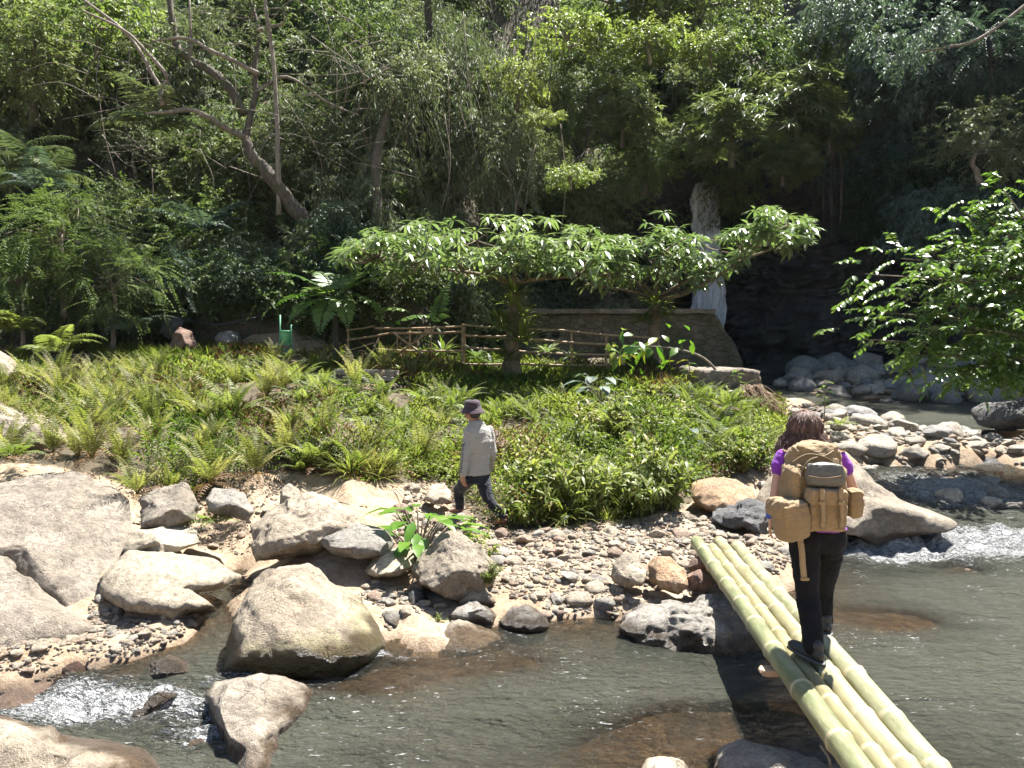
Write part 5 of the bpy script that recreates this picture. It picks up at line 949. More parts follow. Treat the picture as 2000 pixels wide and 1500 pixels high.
for px, py, Y, s, lab in [(1170, 770, 15.5, 1.2, 'dark blue-green broad-leaved plant in the middle of the bank'), (1185, 815, 14, 1.1, 'dark arrow-leaved plant lower on the bank'), (1340, 860, 12.5, 1., 'dark leafy plant beside the reddish dry ferns')]:
    plant(big_leaf(px, 12, .55, .34, .17, .3, L_BLUE), 'leafy_plant', P(px, py, Y) - [0, 0, .3], s, lab, 'plant', 'broad-leaved plants on the bank')
# ------------------------------------------------------------------ waterfall
nu, nv = 72, 150; vz = np.linspace(0, 1, nv); fx = 7.9 + .12 * np.sin(vz * 3); fw = .34 + .36 * np.clip(vz * 1.3, 0, 1) ** .7 + .05 * np.sin(vz * 9)
zt = 10.1 - 8.9 * vz; yf = 32.5 - .75 * np.sin(np.clip(vz * 1.5, 0, 1) * PI / 2); a = np.arange(nu) * 2 * PI / nu
A, V = np.meshgrid(a, np.arange(nv), indexing='ij'); cx_ = fx[V] + np.cos(A) * fw[V]; cy_ = yf[V] - np.sin(A) * .16; cz_ = zt[V]
q = np.stack([cx_ * 7, cy_ * 7, cz_ * .8], -1); rg = fbm(q, 4); cy_ -= rg * .16; cx_ += np.cos(A) * fbm(q * .9 + 3, 4) * .16
k = NT('falling_water'); pos = k.pos(); st = k.map(pos, (6.5, 4, .55)); n1 = k.noise(st, 1., 6, .7, .6); n2 = k.noise(k.map(pos, (20, 12, 3.)), 1., 4, .7)
den = k.ramp(k.math('ADD', k.math('MULTIPLY', n1, .75), k.math('MULTIPLY', n2, .35)), (.33, .05), (.60, .92))
FALL = k.end(k.n('MixShader', i0=den, i1=k.n('BsdfTransparent').outputs[0], i2=k.n('MixShader', i0=.3, i1=k.bsdf(Base__Color=(.78, .80, .84), Roughness=.45, Normal=k.bump(n1, .7, .08)), i2=k.n('BsdfTranslucent', Color=(.58, .61, .66)).outputs[0]).outputs[0]).outputs[0])
wf = bpy.data.objects.new('waterfall', raw_mesh('waterfall', np.stack([cx_, cy_, cz_], -1).reshape(-1, 3), grid_tris(nu, nv, True), FALL)); link(wf); tag(wf, 'white waterfall dropping into the dark plunge pool', 'waterfall', kind='structure')

# ------------------------------------------------------------------ stone wall and concrete block
k = NT('old_masonry'); v = k.pos(); n1 = k.noise(v, 3, 6, .65); vo = k.vor(k.map(v, (1, 1, 1.5)), 3.4, 'DISTANCE_TO_EDGE')
c = k.ramp(n1, (.3, (.07, .058, .04)), (.6, (.14, .115, .08)), (.75, (.20, .17, .12))); c = k.mix(k.ramp(vo, (.0, .75), (.06, 0)), c, (.06, .05, .04)); c = k.mix(k.ramp(k.noise(v, 1.1, 4), (.5, 0), (.6, .6)), c, (.05, .055, .02))
MASON = k.end(k.bsdf(Base__Color=c, Roughness=.9, Normal=k.bump(k.math('ADD', k.ramp(vo, (0, 0), (.08, 1)), n1), .8, .04)))
CONC = rock_mat('weathered_concrete', (.13, .105, .075), (.20, .165, .12), (.32, .275, .21), scale=2.)
def profile_wall(name, x0, x1, y, th, zb, top, mat_, parent=None, nx=90, nz=22, rough=.04, seed=0, off=(0, 0, 0)):
    xs = np.linspace(x0, x1, nx); tz = np.array([top(x) for x in xs]); prof = [(-th / 2, f) for f in np.linspace(0, 1, nz)] + [(th / 2, f) for f in np.linspace(1, 0, nz)]
    q = np.array([[(x, y + py_, zb + (t - zb) * f) for py_, f in prof] for x, t in zip(xs, tz)]); q = q + (fbm(q * 2.2 + seed, 4) * rough)[..., None] * np.array([1.4, 1, 1]); m = len(prof)
    tr = grid_tris(nx, m); caps = []
    for i in (0, nx - 1):
        for j in range(nz - 1):
            b0, b1, c0, c1 = i * m + j, i * m + j + 1, i * m + m - 1 - j, i * m + m - 2 - j; t_ = [(b0, b1, c1), (b0, c1, c0)]; caps += t_ if i else [x[::-1] for x in t_]
    return MB().add(q, np.vstack([tr, caps])).obj(name, mat_, parent, off=off)
wx0, wx1 = P(985, 650, 25)[0], P(1446, 650, 25)[0]; zt0 = P(1200, 613, 25)[2]
e = empty('retaining_wall', (3.6, 25, 1.4), 'old masonry dam wall with pipe holes and a broken sloping right end', 'wall'); o0 = np.array(e.location)
brk = lambda x: zt0 - max(0, x - P(1392, 613, 25)[0]) ** 1.25 * 1.75
profile_wall('masonry', wx0, wx1, 25, .6, .7, lambda x: max(brk(x), .9), MASON, e, off=o0)
profile_wall('coping', wx0 - .05, P(1392, 613, 25)[0], 24.96, .78, zt0 + .003, lambda x: zt0 + .15, CONC, e, nz=6, rough=.02, off=o0)
for px in (1060, 1086):
    c = P(px, 652, 24.68); MB().add(*tube([c - [0, .03, 0], c + [0, .1, 0]], .13, 14, 2)).obj('pipe_hole', plain('pipe_dark', (.012, .012, .012), .9) if 'pipe_dark' not in bpy.data.materials else bpy.data.materials['pipe_dark'], e, off=o0)
rock('boulder', 'shaded boulder sitting on the left end of the masonry wall', [(905, 625), (910, 590), (925, 580), (942, 592), (950, 625)], 25.5, .5, DARK, 90, .4, .06, 4, 6, 'boulder')
e = empty('concrete_block', P(1415, 790, 17), 'broken square block of weathered concrete beside the river, draped with dry roots', 'concrete block'); o0 = np.array(e.location)
b0, b1 = P(1346, 720, 17), P(1482, 720, 17); zt1 = P(1400, 722, 17)[2]
v, t = rbox(((b0[0] + b1[0]) / 2, 17.5, zt1 - .65), ((b1[0] - b0[0]) / 2, .65, .68), (0, .02, .04), .14, 5, .05, 3); MB().add(v, t).obj('block', CONC, e, off=o0)
g = np.random.default_rng(4); mb = MB()
for i in range(420):
    s = np.array([g.uniform(b1[0] - .55, b1[0] + .02), 16.82 - g.uniform(0, .08), zt1 - g.uniform(.3, .75)]); d = np.array([g.normal(.22, .25), -abs(g.normal(.2, .15)), -g.uniform(.25, .7)]); mb.add(*tube([s, s + d * .5 + g.normal(0, .06, 3), s + d], [.007, .006, .003], 3, 6), 0, g.random())
ro = mb.obj('dry_roots', L_DRY, e, off=o0); ro['kind'] = 'stuff'

# ------------------------------------------------------------------ stone bench
z = P(715, 722, 16.4)[2]; bxl, bxr = P(656, 720, 16.4)[0], P(778, 720, 16.4)[0]
e = empty('stone_bench', ((bxl + bxr) / 2, 16.4, z - .5), 'grey stone slab bench resting on piled stones among the ferns', 'bench'); o0 = np.array(e.location)
v, t = rbox(((bxl + bxr) / 2, 16.4, z - .05), ((bxr - bxl) / 2, .26, .055), (0, .035, .06), .16, 5, .05, 9); MB().add(v, t).obj('slab', PALE, e, off=o0)
v, t = rbox((bxr - .2, 16.2, z - .18), (.13, .12, .05), (0, .1, .3), .25, 4, .1, 2); MB().add(v, t).obj('support_stone', PALE, e, off=o0)
for i, (px, py, r_) in enumerate([(712, 742, .17), (686, 747, .12), (735, 748, .13), (668, 745, .13), (758, 748, .12)]):
    v, t = stone_shape(300 + i, 4, 1); MB().add(v * r_ + P(px, py, 16.35), t).obj('support_stone', GREY, e, off=o0)
gz = ground1(-3.1, 16.4)
rock('boulder', 'dark rock mass under the stone bench', [(655, 790), (662, 752), (700, 748), (770, 752), (775, 790)], 16.6, .35, DARK, 91, .3, .08, 4, 6)

# ------------------------------------------------------------------ wash bucket on its stand
GRN = plain('green_paint', (.10, .30, .16), .45, .2, 6); BGR = plain('green_plastic', (.16, .46, .24), .35, .1, 4)
e = empty('wash_stand', P(557, 698, 20), 'green metal stand holding a light green wash bucket in front of the earth bank', 'wash stand'); o0 = np.array(e.location)
for px, y1 in ((547, 615), (569, 634)): MB().add(*tube([P(px, 704, 20), P(px, y1, 20)], .022, 6, 2)).obj('post', GRN, e, off=o0)
for a_, b_ in (((546, 673), (571, 673)), ((547, 675), (568, 696)), ((568, 675), (547, 696)), ((546, 646), (571, 646))): MB().add(*tube([P(*a_, 20.03), P(*b_, 20.03)], .014, 5, 2)).obj('brace', GRN, e, off=o0)
c = P(558, 672, 20.); r_ = .125; pr = [(0, .0), (r_ * .85, 0), (r_, .25), (r_, .3), (r_ * 1.08, .3), (r_ * 1.08, .33), (r_ * .93, .33), (r_ * .8, .05), (0, .05)]
A, B = np.meshgrid(np.arange(20) * 2 * PI / 20, np.arange(len(pr)), indexing='ij'); pr = np.array(pr); MB().add(np.stack([c[0] + np.cos(A) * pr[B, 0] * 1.1, c[1] + np.sin(A) * pr[B, 0] * 1.1, c[2] + .02 + pr[B, 1]], -1), grid_tris(20, len(pr), True)).obj('bucket', BGR, e, off=o0)
MB().add(*box(c, (.17, .15, .012))).obj('shelf', GRN, e, smooth=False, off=o0)

# ------------------------------------------------------------------ bamboo fence
k = NT('old_bamboo'); v = k.pos(); n1 = k.noise(k.map(v, (2, 2, 2)), 5, 5, .6); c = k.ramp(n1, (.3, (.17, .11, .06)), (.55, (.32, .22, .125)), (.75, (.42, .32, .2)))
OLDB = k.end(k.bsdf(Base__Color=c, Roughness=.6, Normal=k.bump(n1, .4, .01)))
e = empty('bamboo_fence', P(905, 722, 20), 'weathered brown bamboo rail fence with one crossed panel, in front of the masonry wall', 'fence'); o0 = np.array(e.location)
def cane(name, a, b, r, Y=20., dy=0, dy2=None):
    p0, p1 = P(*a, Y + dy), P(*b, Y + (dy if dy2 is None else dy2)); L = np.linalg.norm(p1 - p0); n = max(6, int(L / .05)); t = np.linspace(0, 1, n)[:, None]
    p = p0 * (1 - t) + p1 * t + np.array([0, 0, -.012]) * np.sin(t * PI) * L; s = (t[:, 0] * L) % .34; rr = r * (1 + .22 * np.exp(-((s - .17) / .02) ** 2)); MB().add(*tube(p, rr, 8, n)).obj(name, OLDB, e, off=o0)
for a, b, r in [((676, 645), (731, 637), .018), ((731, 641), (906, 637), .026), ((902, 634), (990, 640), .024), ((990, 639), (1100, 645), .026), ((1098, 645), (1290, 660), .024), ((676, 664), (770, 649), .024), ((768, 650), (905, 648), .03), ((904, 655), (992, 657), .03), ((1000, 658), (1190, 673), .033),
                ((731, 682), (905, 685), .026), ((904, 678), (990, 683), .028), ((1000, 685), (1215, 693), .028), ((758, 703), (906, 709), .026), ((904, 711), (1000, 711), .027), ((1000, 710), (1230, 712), .027)]: cane('rail', a, b, r, dy=-.06)
for a, b, r in [((905, 726), (905, 634), .055), ((680, 700), (680, 642), .022), ((800, 722), (800, 646), .018), ((776, 722), (776, 650), .018), ((842, 722), (842, 652), .018), ((1116, 724), (1116, 646), .028), ((1184, 724), (1184, 651), .028), ((900, 722), (908, 700), .03)]: cane('post', a, b, r, dy=.03)
for a, b, r in [((770, 651), (886, 733), .03), ((757, 702), (830, 654), .024), ((676, 686), (730, 669), .018)]: cane('diagonal_brace', a, b, r, dy=-.14)
MB().add(*box(P(838, 646, 19.85), (.13, .012, .055))).obj('small_board', OLDB, e, smooth=False, off=o0)

# ------------------------------------------------------------------ bamboo footbridge
def bamboo_mat(name, c0, c1, c2):
    k = NT(name); v = k.ob(); nd = k.attr('tint'); n1 = k.noise(k.map(v, (3, .7, 3)), 3.5, 5, .6); n2 = k.noise(k.map(v, (9, .9, 9)), 9, 5, .7); n3 = k.noise(v, 1.6, 3)
    c = k.ramp(k.math('ADD', k.math('MULTIPLY', n1, .7), k.math('MULTIPLY', n3, .3)), (.35, c0), (.5, c1), (.66, c2)); c = k.mix(k.ramp(n2, (.55, 0), (.72, .45)), c, (.50, .47, .35)); c = k.mix(k.ramp(k.noise(v, 14, 4, .7), (.66, 0), (.72, .5)), c, (.22, .2, .12))
    c = k.mix(nd, c, (.42, .36, .235))
    return k.end(k.bsdf(Base__Color=c, Roughness=.42, Normal=k.bump(n2, .25, .006)))
BM = [bamboo_mat('bamboo_green', (.095, .11, .05), (.185, .195, .10), (.29, .28, .165)), bamboo_mat('bamboo_straw', (.16, .14, .065), (.245, .22, .115), (.32, .285, .17)), bamboo_mat('bamboo_pale', (.17, .15, .075), (.26, .235, .13), (.33, .30, .19)), bamboo_mat('bamboo_mottled', (.135, .14, .075), (.235, .235, .135), (.33, .31, .20))]
e = empty('bamboo_footbridge', (1.85, 5.2, .5), 'footbridge of four thick bamboo poles laid side by side over the stream', 'footbridge'); o0 = np.array(e.location)
BZ = lambda y: .60 - .030 * (y - 3.53)
for i, (x0, r, drop, m, lb) in enumerate([(1.640, .064, 0, BM[0], 'green bamboo pole on the left edge'), (1.757, .052, .018, BM[1], 'thinner straw-coloured second bamboo pole from the left'), (1.872, .062, 0, BM[2], 'pale straw third bamboo pole from the left'), (2.008, .066, -.002, BM[3], 'mottled green bamboo pole on the right edge')]):
    n = 520; y = np.linspace(2.0, [7.95, 7.7, 7.98, 7.75][i], n); ph = [.0, .21, .33, .12][i]; g = np.random.default_rng(30 + i); sp_ = .54 + .03 * np.sin(i * 2.)
    nd_ = np.cumsum(np.concatenate([[1.7 + ph], g.uniform(.85, 1.15, 14) * sp_])); s = y - nd_[np.argmin(abs(y[:, None] - nd_[None]), 1)]; node = np.exp(-(s / .010) ** 2); lip = np.exp(-((s - .014) / .006) ** 2); rr = r * (1 + .085 * np.exp(-(s / .035) ** 2) + .075 * lip - .05 * node) * (1.03 - .02 * (y - 3.5) / 4)
    x = x0 + .069 * (y - 3.53) + .006 * np.sin(y * 2.3 + i); zc = BZ(y) - r - drop + .006 * np.sin(y * 1.7 + i * 2)
    v, t = tube(np.stack([x, y, zc], -1), rr, 22, n); tn = np.tile(np.clip(np.exp(-((s - .004) / .013) ** 2), 0, 1), 22); tn = np.concatenate([tn, [0, 0]])
    p_ = MB().add(v, t, 0, tn).obj('bamboo_pole', m, e, off=o0); p_['label'] = lb
v, t = rbox((1.95, 4.86, BZ(4.86) - .152), (.34, .045, .022), (0, 0, .03), .12, 4, .02); MB().add(v, t).obj('crosspiece', plain('sawn_wood', (.42, .30, .2), .7, .25, 8), e, off=o0)
v, t = tube(np.array([P(1602, 1455, 3.9), P(1618, 1478, 3.85), P(1624, 1500, 3.8)]), [.008, .008, .006], 5, 8); o = MB().add(v, t).obj('twig', BARKP); based(o); tag(o, 'thin dry twig on the grey rock beside the bamboo', 'twig')
# ------------------------------------------------------------------ figures
DG = bpy.context.evaluated_depsgraph_get
def cap_(p0, r0, p1, r1, n=14):
    p0, p1 = np.asarray(p0, float), np.asarray(p1, float); L = np.linalg.norm(p1 - p0); d = (p1 - p0) / max(L, 1e-6)
    a = np.linspace(-PI / 2, 0, 6)[:-1]; pts, rad = [], []
    for t in np.linspace(-PI / 2 * .98, 0, 6)[:-1]: pts.append(p0 + d * r0 * math.sin(t)); rad.append(r0 * math.cos(t))
    for t in np.linspace(0, 1, 5): pts.append(p0 + d * L * t); rad.append(r0 + (r1 - r0) * t)
    for t in np.linspace(0, PI / 2 * .98, 6)[1:]: pts.append(p1 + d * r1 * math.sin(t)); rad.append(r1 * math.cos(t))
    pts = np.array(pts); rad = np.array(rad); ref = np.array([0, 0, 1.]) if abs(d[2]) < .85 else np.array([0, 1., 0]); s = unit(np.cross(d, ref)); w = np.cross(s, d); an = np.arange(n) * 2 * PI / n
    ring = np.cos(an)[:, None, None] * s + np.sin(an)[:, None, None] * w; v = (pts + ring * rad[None, :, None]).reshape(-1, 3); m = len(pts); k = len(v); j = np.arange(n); j2 = (j + 1) % n
    return np.vstack([v, pts[:1], pts[-1:]]), np.vstack([grid_tris(n, m, True), np.stack([j2 * m, j * m, np.full(n, k)], -1), np.stack([j * m + m - 1, j2 * m + m - 1, np.full(n, k + 1)], -1)])
def chain(pts, rad, n=14):
    out = []
    for i in range(len(pts) - 1): out.append(cap_(pts[i], rad[i], pts[i + 1], rad[i + 1], n))
    return out
def loft(rings, n=28):
    """rings: centre, right vector, forward vector, half width, half depth"""
    a = np.arange(n) * 2 * PI / n; c, s = np.sign(np.cos(a)) * np.abs(np.cos(a)) ** .85, np.sign(np.sin(a)) * np.abs(np.sin(a)) ** .85
    C, R_, F_, w, d = [np.array([r[i] for r in rings], float) for i in range(5)]
    t = np.linspace(0, len(rings) - 1, 6 * (len(rings) - 1) + 1); ip = lambda q: np.stack([np.interp(t, np.arange(len(rings)), q[:, i]) for i in range(q.shape[1])], -1)
    C, R_, F_ = ip(C), unit(ip(R_)), unit(ip(F_)); w, d = np.interp(t, np.arange(len(w)), w), np.interp(t, np.arange(len(d)), d); m = len(t)
    v = (C[None] + c[:, None, None] * R_[None] * w[None, :, None] + s[:, None, None] * F_[None] * d[None, :, None]).reshape(-1, 3); k = len(v); j = np.arange(n); j2 = (j + 1) % n
    return np.vstack([v, C[:1], C[-1:]]), np.vstack([grid_tris(n, m, True), np.stack([j2 * m, j * m, np.full(n, k)], -1), np.stack([j * m + m - 1, j2 * m + m - 1, np.full(n, k + 1)], -1)])
def ell(c, r, rot=None):
    v, t = ico(4); v = v * np.asarray(r, float)
    if rot is not None: v = v @ np.array(Euler(rot).to_matrix()).T
    return v + np.asarray(c, float), t
def skin(name, prims, voxel, mats, parent, off, smooth=6, fold=0, seed=0, fs=18):
    """melts overlapping volumes into ONE continuous skin"""
    mb = MB()
    for v, t in prims: mb.add(v, t)
    me = mb.mesh(name + '_raw', mats); tmp = bpy.data.objects.new('tmp', me); COL.objects.link(tmp)
    m = tmp.modifiers.new('r', 'REMESH'); m.mode = 'VOXEL'; m.voxel_size = voxel; m.use_smooth_shade = True
    s = tmp.modifiers.new('s', 'SMOOTH'); s.factor = .5; s.iterations = smooth
    bpy.context.view_layer.update(); out = bpy.data.meshes.new_from_object(tmp.evaluated_get(DG())); bpy.data.objects.remove(tmp)
    n = len(out.vertices); co = np.empty(n * 3, np.float32); out.vertices.foreach_get('co', co); co = co.reshape(-1, 3)
    if fold:
        nr = np.empty(n * 3, np.float32); out.vertices.foreach_get('normal', nr); nr = nr.reshape(-1, 3)
        w = fbm(co * np.array([fs * .5, fs * .5, fs]) + fbm(co * 5 + seed, 2)[:, None] * 2.5, 3); co = co + nr * (w * fold)[:, None]
    out.vertices.foreach_set('co', (co - np.asarray(off)).astype(np.float32).ravel()); out.name = name; out.materials.clear(); out.materials.append(mats); out.update()
    out.polygons.foreach_set('use_smooth', np.ones(len(out.polygons), bool))
    return link(bpy.data.objects.new(name, out), parent)
def hand(w, d, side, L=.17, palmn=None, curl=.5):
    """palm, four unequal bent fingers and a thumb from the side of the palm; w wrist, d direction, side thumb side"""
    d = unit(np.asarray(d, float)); side = np.asarray(side, float); side = unit(side - d * (side @ d)); n = np.cross(d, side); k = L / .18; pr = []
    kn = w + d * .085 * k
    for i, (o, l) in enumerate([(.030, .072), (.010, .080), (-.011, .074), (-.030, .058)]):
        b = kn + side * o * k; p = [w + side * o * .55 * k, b]; dd = d.copy()
        for f in (.45, .32, .23): dd = unit(dd + n * curl * .55); p.append(p[-1] + dd * l * f * k)
        pr += chain(p, [.0135 * k, .0125 * k, .0088 * k, .0082 * k, .0072 * k], 10)
    t0 = w + side * .018 * k + d * .02 * k; t1 = t0 + unit(side * .8 + d * .75) * .04 * k; t2 = t1 + unit(side * .35 + d + n * .4) * .032 * k; pr += chain([t0, t1, t2, t2 + unit(d + n * .5) * .022 * k], [.014 * k, .0115 * k, .0095 * k, .008 * k], 10)
    return pr
SKIN_W = plain('skin_light', (.47, .27, .19), .5, .06, 9, .15, .003); SKIN_M = plain('skin_brown', (.26, .125, .075), .5, .08, 9, .15, .003)
def cloth(name, col, rough=.85, var=.12, scale=7, weave=260):
    k = NT(name); v = k.ob(); n1 = k.noise(v, scale, 4, .6); c = k.mix(n1, tuple(x * (1 - var) for x in col), tuple(min(1, x * (1 + var)) for x in col)); wr = k.noise(k.map(v, (1, 1, 2.2)), 11, 4, .6, 1.2)
    return k.end(k.bsdf(Base__Color=c, Roughness=rough, Specular__IOR__Level=.25, Sheen__Weight=.15, Normal=k.bump(k.math('ADD', wr, k.math('MULTIPLY', k.noise(v, weave, 2), .12)), .9, .025)))
PURPLE = cloth('purple_cotton', (.20, .035, .36)); BLACKT = plain('black_trousers', (.0065, .0065, .008), .85, .3, 9, .3, .01, .2); TANC = cloth('tan_nylon', (.26, .18, .092), .75, .2); TANS = cloth('tan_webbing', (.29, .205, .11), .75); GREYP = plain('grey_coated_fabric', (.085, .08, .065), .45, .15, 8, .3, .01)
GREYS = cloth('grey_jersey', (.31, .298, .27), .9, .06); DENIM = cloth('dark_denim', (.010, .012, .019), .8, .3); HATC = cloth('plum_hat_cloth', (.052, .034, .042), .85); HAIRW = None
k = NT('brown_hair'); t = k.attr('tint'); c = k.ramp(t, (.0, (.05, .03, .023)), (.55, (.14, .086, .068)), (1., (.30, .20, .16))); HAIRW = k.end(k.bsdf(Base__Color=c, Roughness=.55, Specular__IOR__Level=.4))
HAIRM = plain('black_hair', (.012, .010, .009), .6); SHOE = plain('black_shoe', (.016, .016, .017), .55, .3, 9); SOLE = plain('shoe_sole', (.05, .05, .05), .6)

# ------------------------------------------------------------------ the woman on the bamboo
YF, YB = 4.66, 5.16
fa = P(1590, 1290, YF); fb = P(1608, 1238, YB); zfa, zfb = BZ(YF), BZ(YB); fa[2], fb[2] = zfa, zfb
hipC = P(1598, 1045, 4.93); chest = P(1590, 930, 5.02); neck = P(1580, 872, 5.10); head = P(1570, 838, 5.20)
sl, sr = P(1527, 893, 5.04), P(1640, 893, 5.04); el_, wl = P(1514, 965, 4.98), P(1505, 1008, 5.04); er, wr_ = P(1668, 958, 5.08), P(1664, 985, 5.3)
e = empty('person', ((fa[0] + fb[0]) / 2, (YF + YB) / 2, zfa), 'woman with long brown hair, purple t-shirt and black trousers walking away along the bamboo poles', 'person'); o0 = np.array(e.location)
Xv, Yv = np.array([1., 0, 0]), np.array([0, 1., 0]); hl, hr = P(1571, 1056, 4.9), P(1622, 1056, 4.96)
kl, kr = P(1578, 1165, 4.86), P(1607, 1150, 5.16); al, ar_ = np.array([fa[0] - .005, YF + .0, zfa + .085]), np.array([fb[0], YB, zfb + .085])
body = [loft([(hipC - [0, 0, .06], Xv, Yv, .15, .10), (hipC + [0, 0, .04], Xv, Yv, .155, .105), (hipC * .6 + chest * .4, Xv, Yv, .12, .085), (chest, Xv, Yv, .14, .095), (neck * .5 + chest * .5 + [0, 0, .02], Xv, Yv, .145, .08), (neck - [0, 0, .01], Xv, Yv, .05, .05)]), cap_(neck - [0, 0, .04], .052, head - [0, .01, .05], .05)]
body += [ell(head, (.073, .092, .105)), ell(head + [0, .075, -.035], (.045, .035, .05)), ell(head + [0, .098, -.01], (.011, .016, .018)), ell(head + [-.074, .0, -.01], (.012, .02, .03)), ell(head + [.074, .0, -.01], (.012, .02, .03)), ell(head + [-.03, .085, .015], (.013, .012, .009)), ell(head + [.03, .085, .015], (.013, .012, .009)), ell(head + [0, .092, -.055], (.024, .012, .008))]
body += chain([sl, el_, wl], [.042, .033, .023]) + chain([sr, er, wr_], [.042, .033, .023]) + hand(wl, P(1502, 1060, 5.05) - wl, [.25, .8, -.1], .17, curl=.28) + hand(wr_, [-.1, .8, -.15], [-.6, .2, .5], .16, curl=.5)
body += chain([hl, kl, al], [.085, .055, .038]) + chain([hr, kr, ar_], [.085, .055, .038]) + chain([al, fa + [-.03, .08, .04]], [.036, .03]) + chain([ar_, fb + [.0, .09, .04]], [.036, .03])
skin('body', body, .0075, SKIN_W, e, o0, 3)
sh = [loft([(hipC + [.01, -.005, .045], Xv, Yv, .174, .126), (hipC + [0, 0, .07], Xv, Yv, .168, .12), (hipC * .6 + chest * .4, Xv, Yv, .14, .105), (chest, Xv, Yv, .155, .11), (neck * .45 + chest * .55, Xv, Yv, .165, .10), (neck * .8 + chest * .2, Xv, Yv, .11, .075), (neck - [0, 0, .015], Xv, Yv, .062, .06)])] + chain([sl + [.012, 0, -.002], sl * .74 + el_ * .26 + [-.004, 0, 0], sl * .66 + el_ * .34], [.056, .058, .057]) + chain([sr - [.012, 0, .002], sr * .74 + er * .26, sr * .66 + er * .34], [.056, .058, .057])
skin('t_shirt', sh, .008, PURPLE, e, o0, 5, .004, 3)
tr = [loft([(hipC - [0, 0, .10], Xv, Yv, .15, .115), (hipC - [0, 0, .03], Xv, Yv, .172, .122), (hipC + [0, 0, .085], Xv, Yv, .152, .108)])] + chain([hl, hl * .5 + kl * .5, kl, kl * .55 + al * .45, al + [0, 0, .0]], [.102, .088, .072, .068, .066]) + chain([hr, hr * .5 + kr * .5, kr, kr * .55 + ar_ * .45, ar_], [.098, .086, .068, .062, .060]) + [ell(hl + [.0, -.04, .02], (.09, .085, .09)), ell(hr + [0, -.04, .02], (.085, .082, .09))]
skin('trousers', tr, .009, BLACKT, e, o0, 5, .006, 8)
def shoe(f, yaw, parent, off):
    M = np.array(Matrix.Rotation(yaw, 3, 'Z')); T = lambda q: (np.asarray(q) @ M.T) + f
    up = skin('shoe', [(T(v), t) for v, t in [ell((0, .09, .035), (.042, .13, .034)), ell((0, .17, .034), (.046, .075, .032)), ell((0, -.01, .05), (.037, .05, .048)), cap_((0, 0, .06), .038, (0, -.005, .105), .040)]], .007, SHOE, parent, off, 4)
    v, t = rbox((0, .085, .012), (.046, .150, .012), None, .55, 4); v[:, 0] *= 1 - .16 * ss((-v[:, 1] + .08) / .12); s = MB().add(T(v), t).obj('sole', SOLE, up); s.data.transform(Matrix.Translation(-Vector(off))); return up
shoe(fa - [0, .03, 0], .35, e, o0); shoe(fb - [0, .03, 0], .12, e, o0)
wd = unit(P(1502, 1060, 5.05) - wl); v, t = tube([wl - wd * .02, wl + wd * .012], .029, 16, 3); wb = MB().add(v, t).obj('wristband', plain('blue_rubber', (.03, .07, .42), .4), e, off=o0)
# hair: a full head of loose waves
hm = [ell(head + [0, -.015, .01], (.100, .108, .109)), ell(head + [0, -.045, -.07], (.112, .075, .10)), ell(head + [-.055, -.04, -.14], (.085, .06, .09)), ell(head + [.065, -.04, -.14], (.085, .06, .08))]
hb = skin('hair', hm, .012, HAIRW, e, o0, 4, .010, 5, 30)
g = np.random.default_rng(17); mb = MB(); hc = head + np.array([0, -.015, .01])
for i in range(3700):
    ph = g.uniform(-PI, PI)                                             # 0 looks ahead, pi is the back of the head
    if abs(ph) < .7: continue
    th0 = abs(g.normal(0, .55)) + .05; k_ = 1 + g.normal(0, .05); w1 = g.uniform(0, 6.3); fl = g.uniform(.01, .075); ln = g.uniform(.10, .22); p = []
    dr = np.array([math.sin(ph), math.cos(ph), 0]); tn_ = np.array([dr[1], -dr[0], 0])
    for th in np.linspace(th0, 1.75, 5): p.append(hc + k_ * (dr * np.array([.104, .112, 0]) * math.sin(th) + np.array([0, 0, .112 * math.cos(th)])) + tn_ * .012 * math.sin(th * 4 + w1))
    e0 = p[-1]
    for j in range(1, 8):
        f = j / 7; p.append(e0 + dr * (fl * f ** .8) * (1.25 if abs(dr[0]) > .5 else .7) - np.array([0, 0, ln * f]) + tn_ * (.02 * math.sin(j * 1.25 + w1)) * (.4 + f * .8) + dr * .010 * math.cos(j * 1.4 + w1 * 2))
    tt_ = np.clip(.35 + .3 * math.sin(w1) + g.normal(0, .22), 0, 1); mb.add(*tube(p, np.linspace(.0020, .0010, 12), 3, 12), 0, tt_)
st = mb.obj('hair_strands', HAIRW, hb, off=o0); st['kind'] = 'stuff'

# ------------------------------------------------------------------ her backpack
e = empty('backpack', P(1600, 1035, 4.72), 'tan hiking backpack with side pouches and a grey upper pocket on the woman', 'backpack'); o0 = np.array(e.location)
YP = 4.83
def pk(px, py, Y=YP): return P(px, py, Y)
def pad(name, px0, py0, px1, py1, Y, dep, mat_, r=.35, rot=None, fold=.005, parent=e, vox=.007):
    a, b = P(px0, py1, Y), P(px1, py0, Y); c = (a + b) / 2; h = ((b[0] - a[0]) / 2, dep / 2, (b[2] - a[2]) / 2); return skin(name, [rbox(c, h, rot, r, 5)], vox, mat_, parent, o0, 3, fold, px0)
m0 = [rbox((pk(1533, 950)[0] * .5 + pk(1652, 950)[0] * .5 - .005, 4.86, (pk(1590, 1034)[2] + pk(1590, 905)[2]) / 2), ((pk(1652, 950)[0] - pk(1533, 950)[0]) / 2, .115, (pk(1590, 905)[2] - pk(1590, 1034)[2]) / 2), (0, 0, 0), .4, 5), rbox(pk(1590, 905, 4.91), (.165, .095, .13), (-.25, 0, .0), .6, 5), ell(pk(1585, 880, 4.95), (.135, .075, .07))]
mainb = skin('main_compartment', m0, .008, TANC, e, o0, 4, .012, 2)
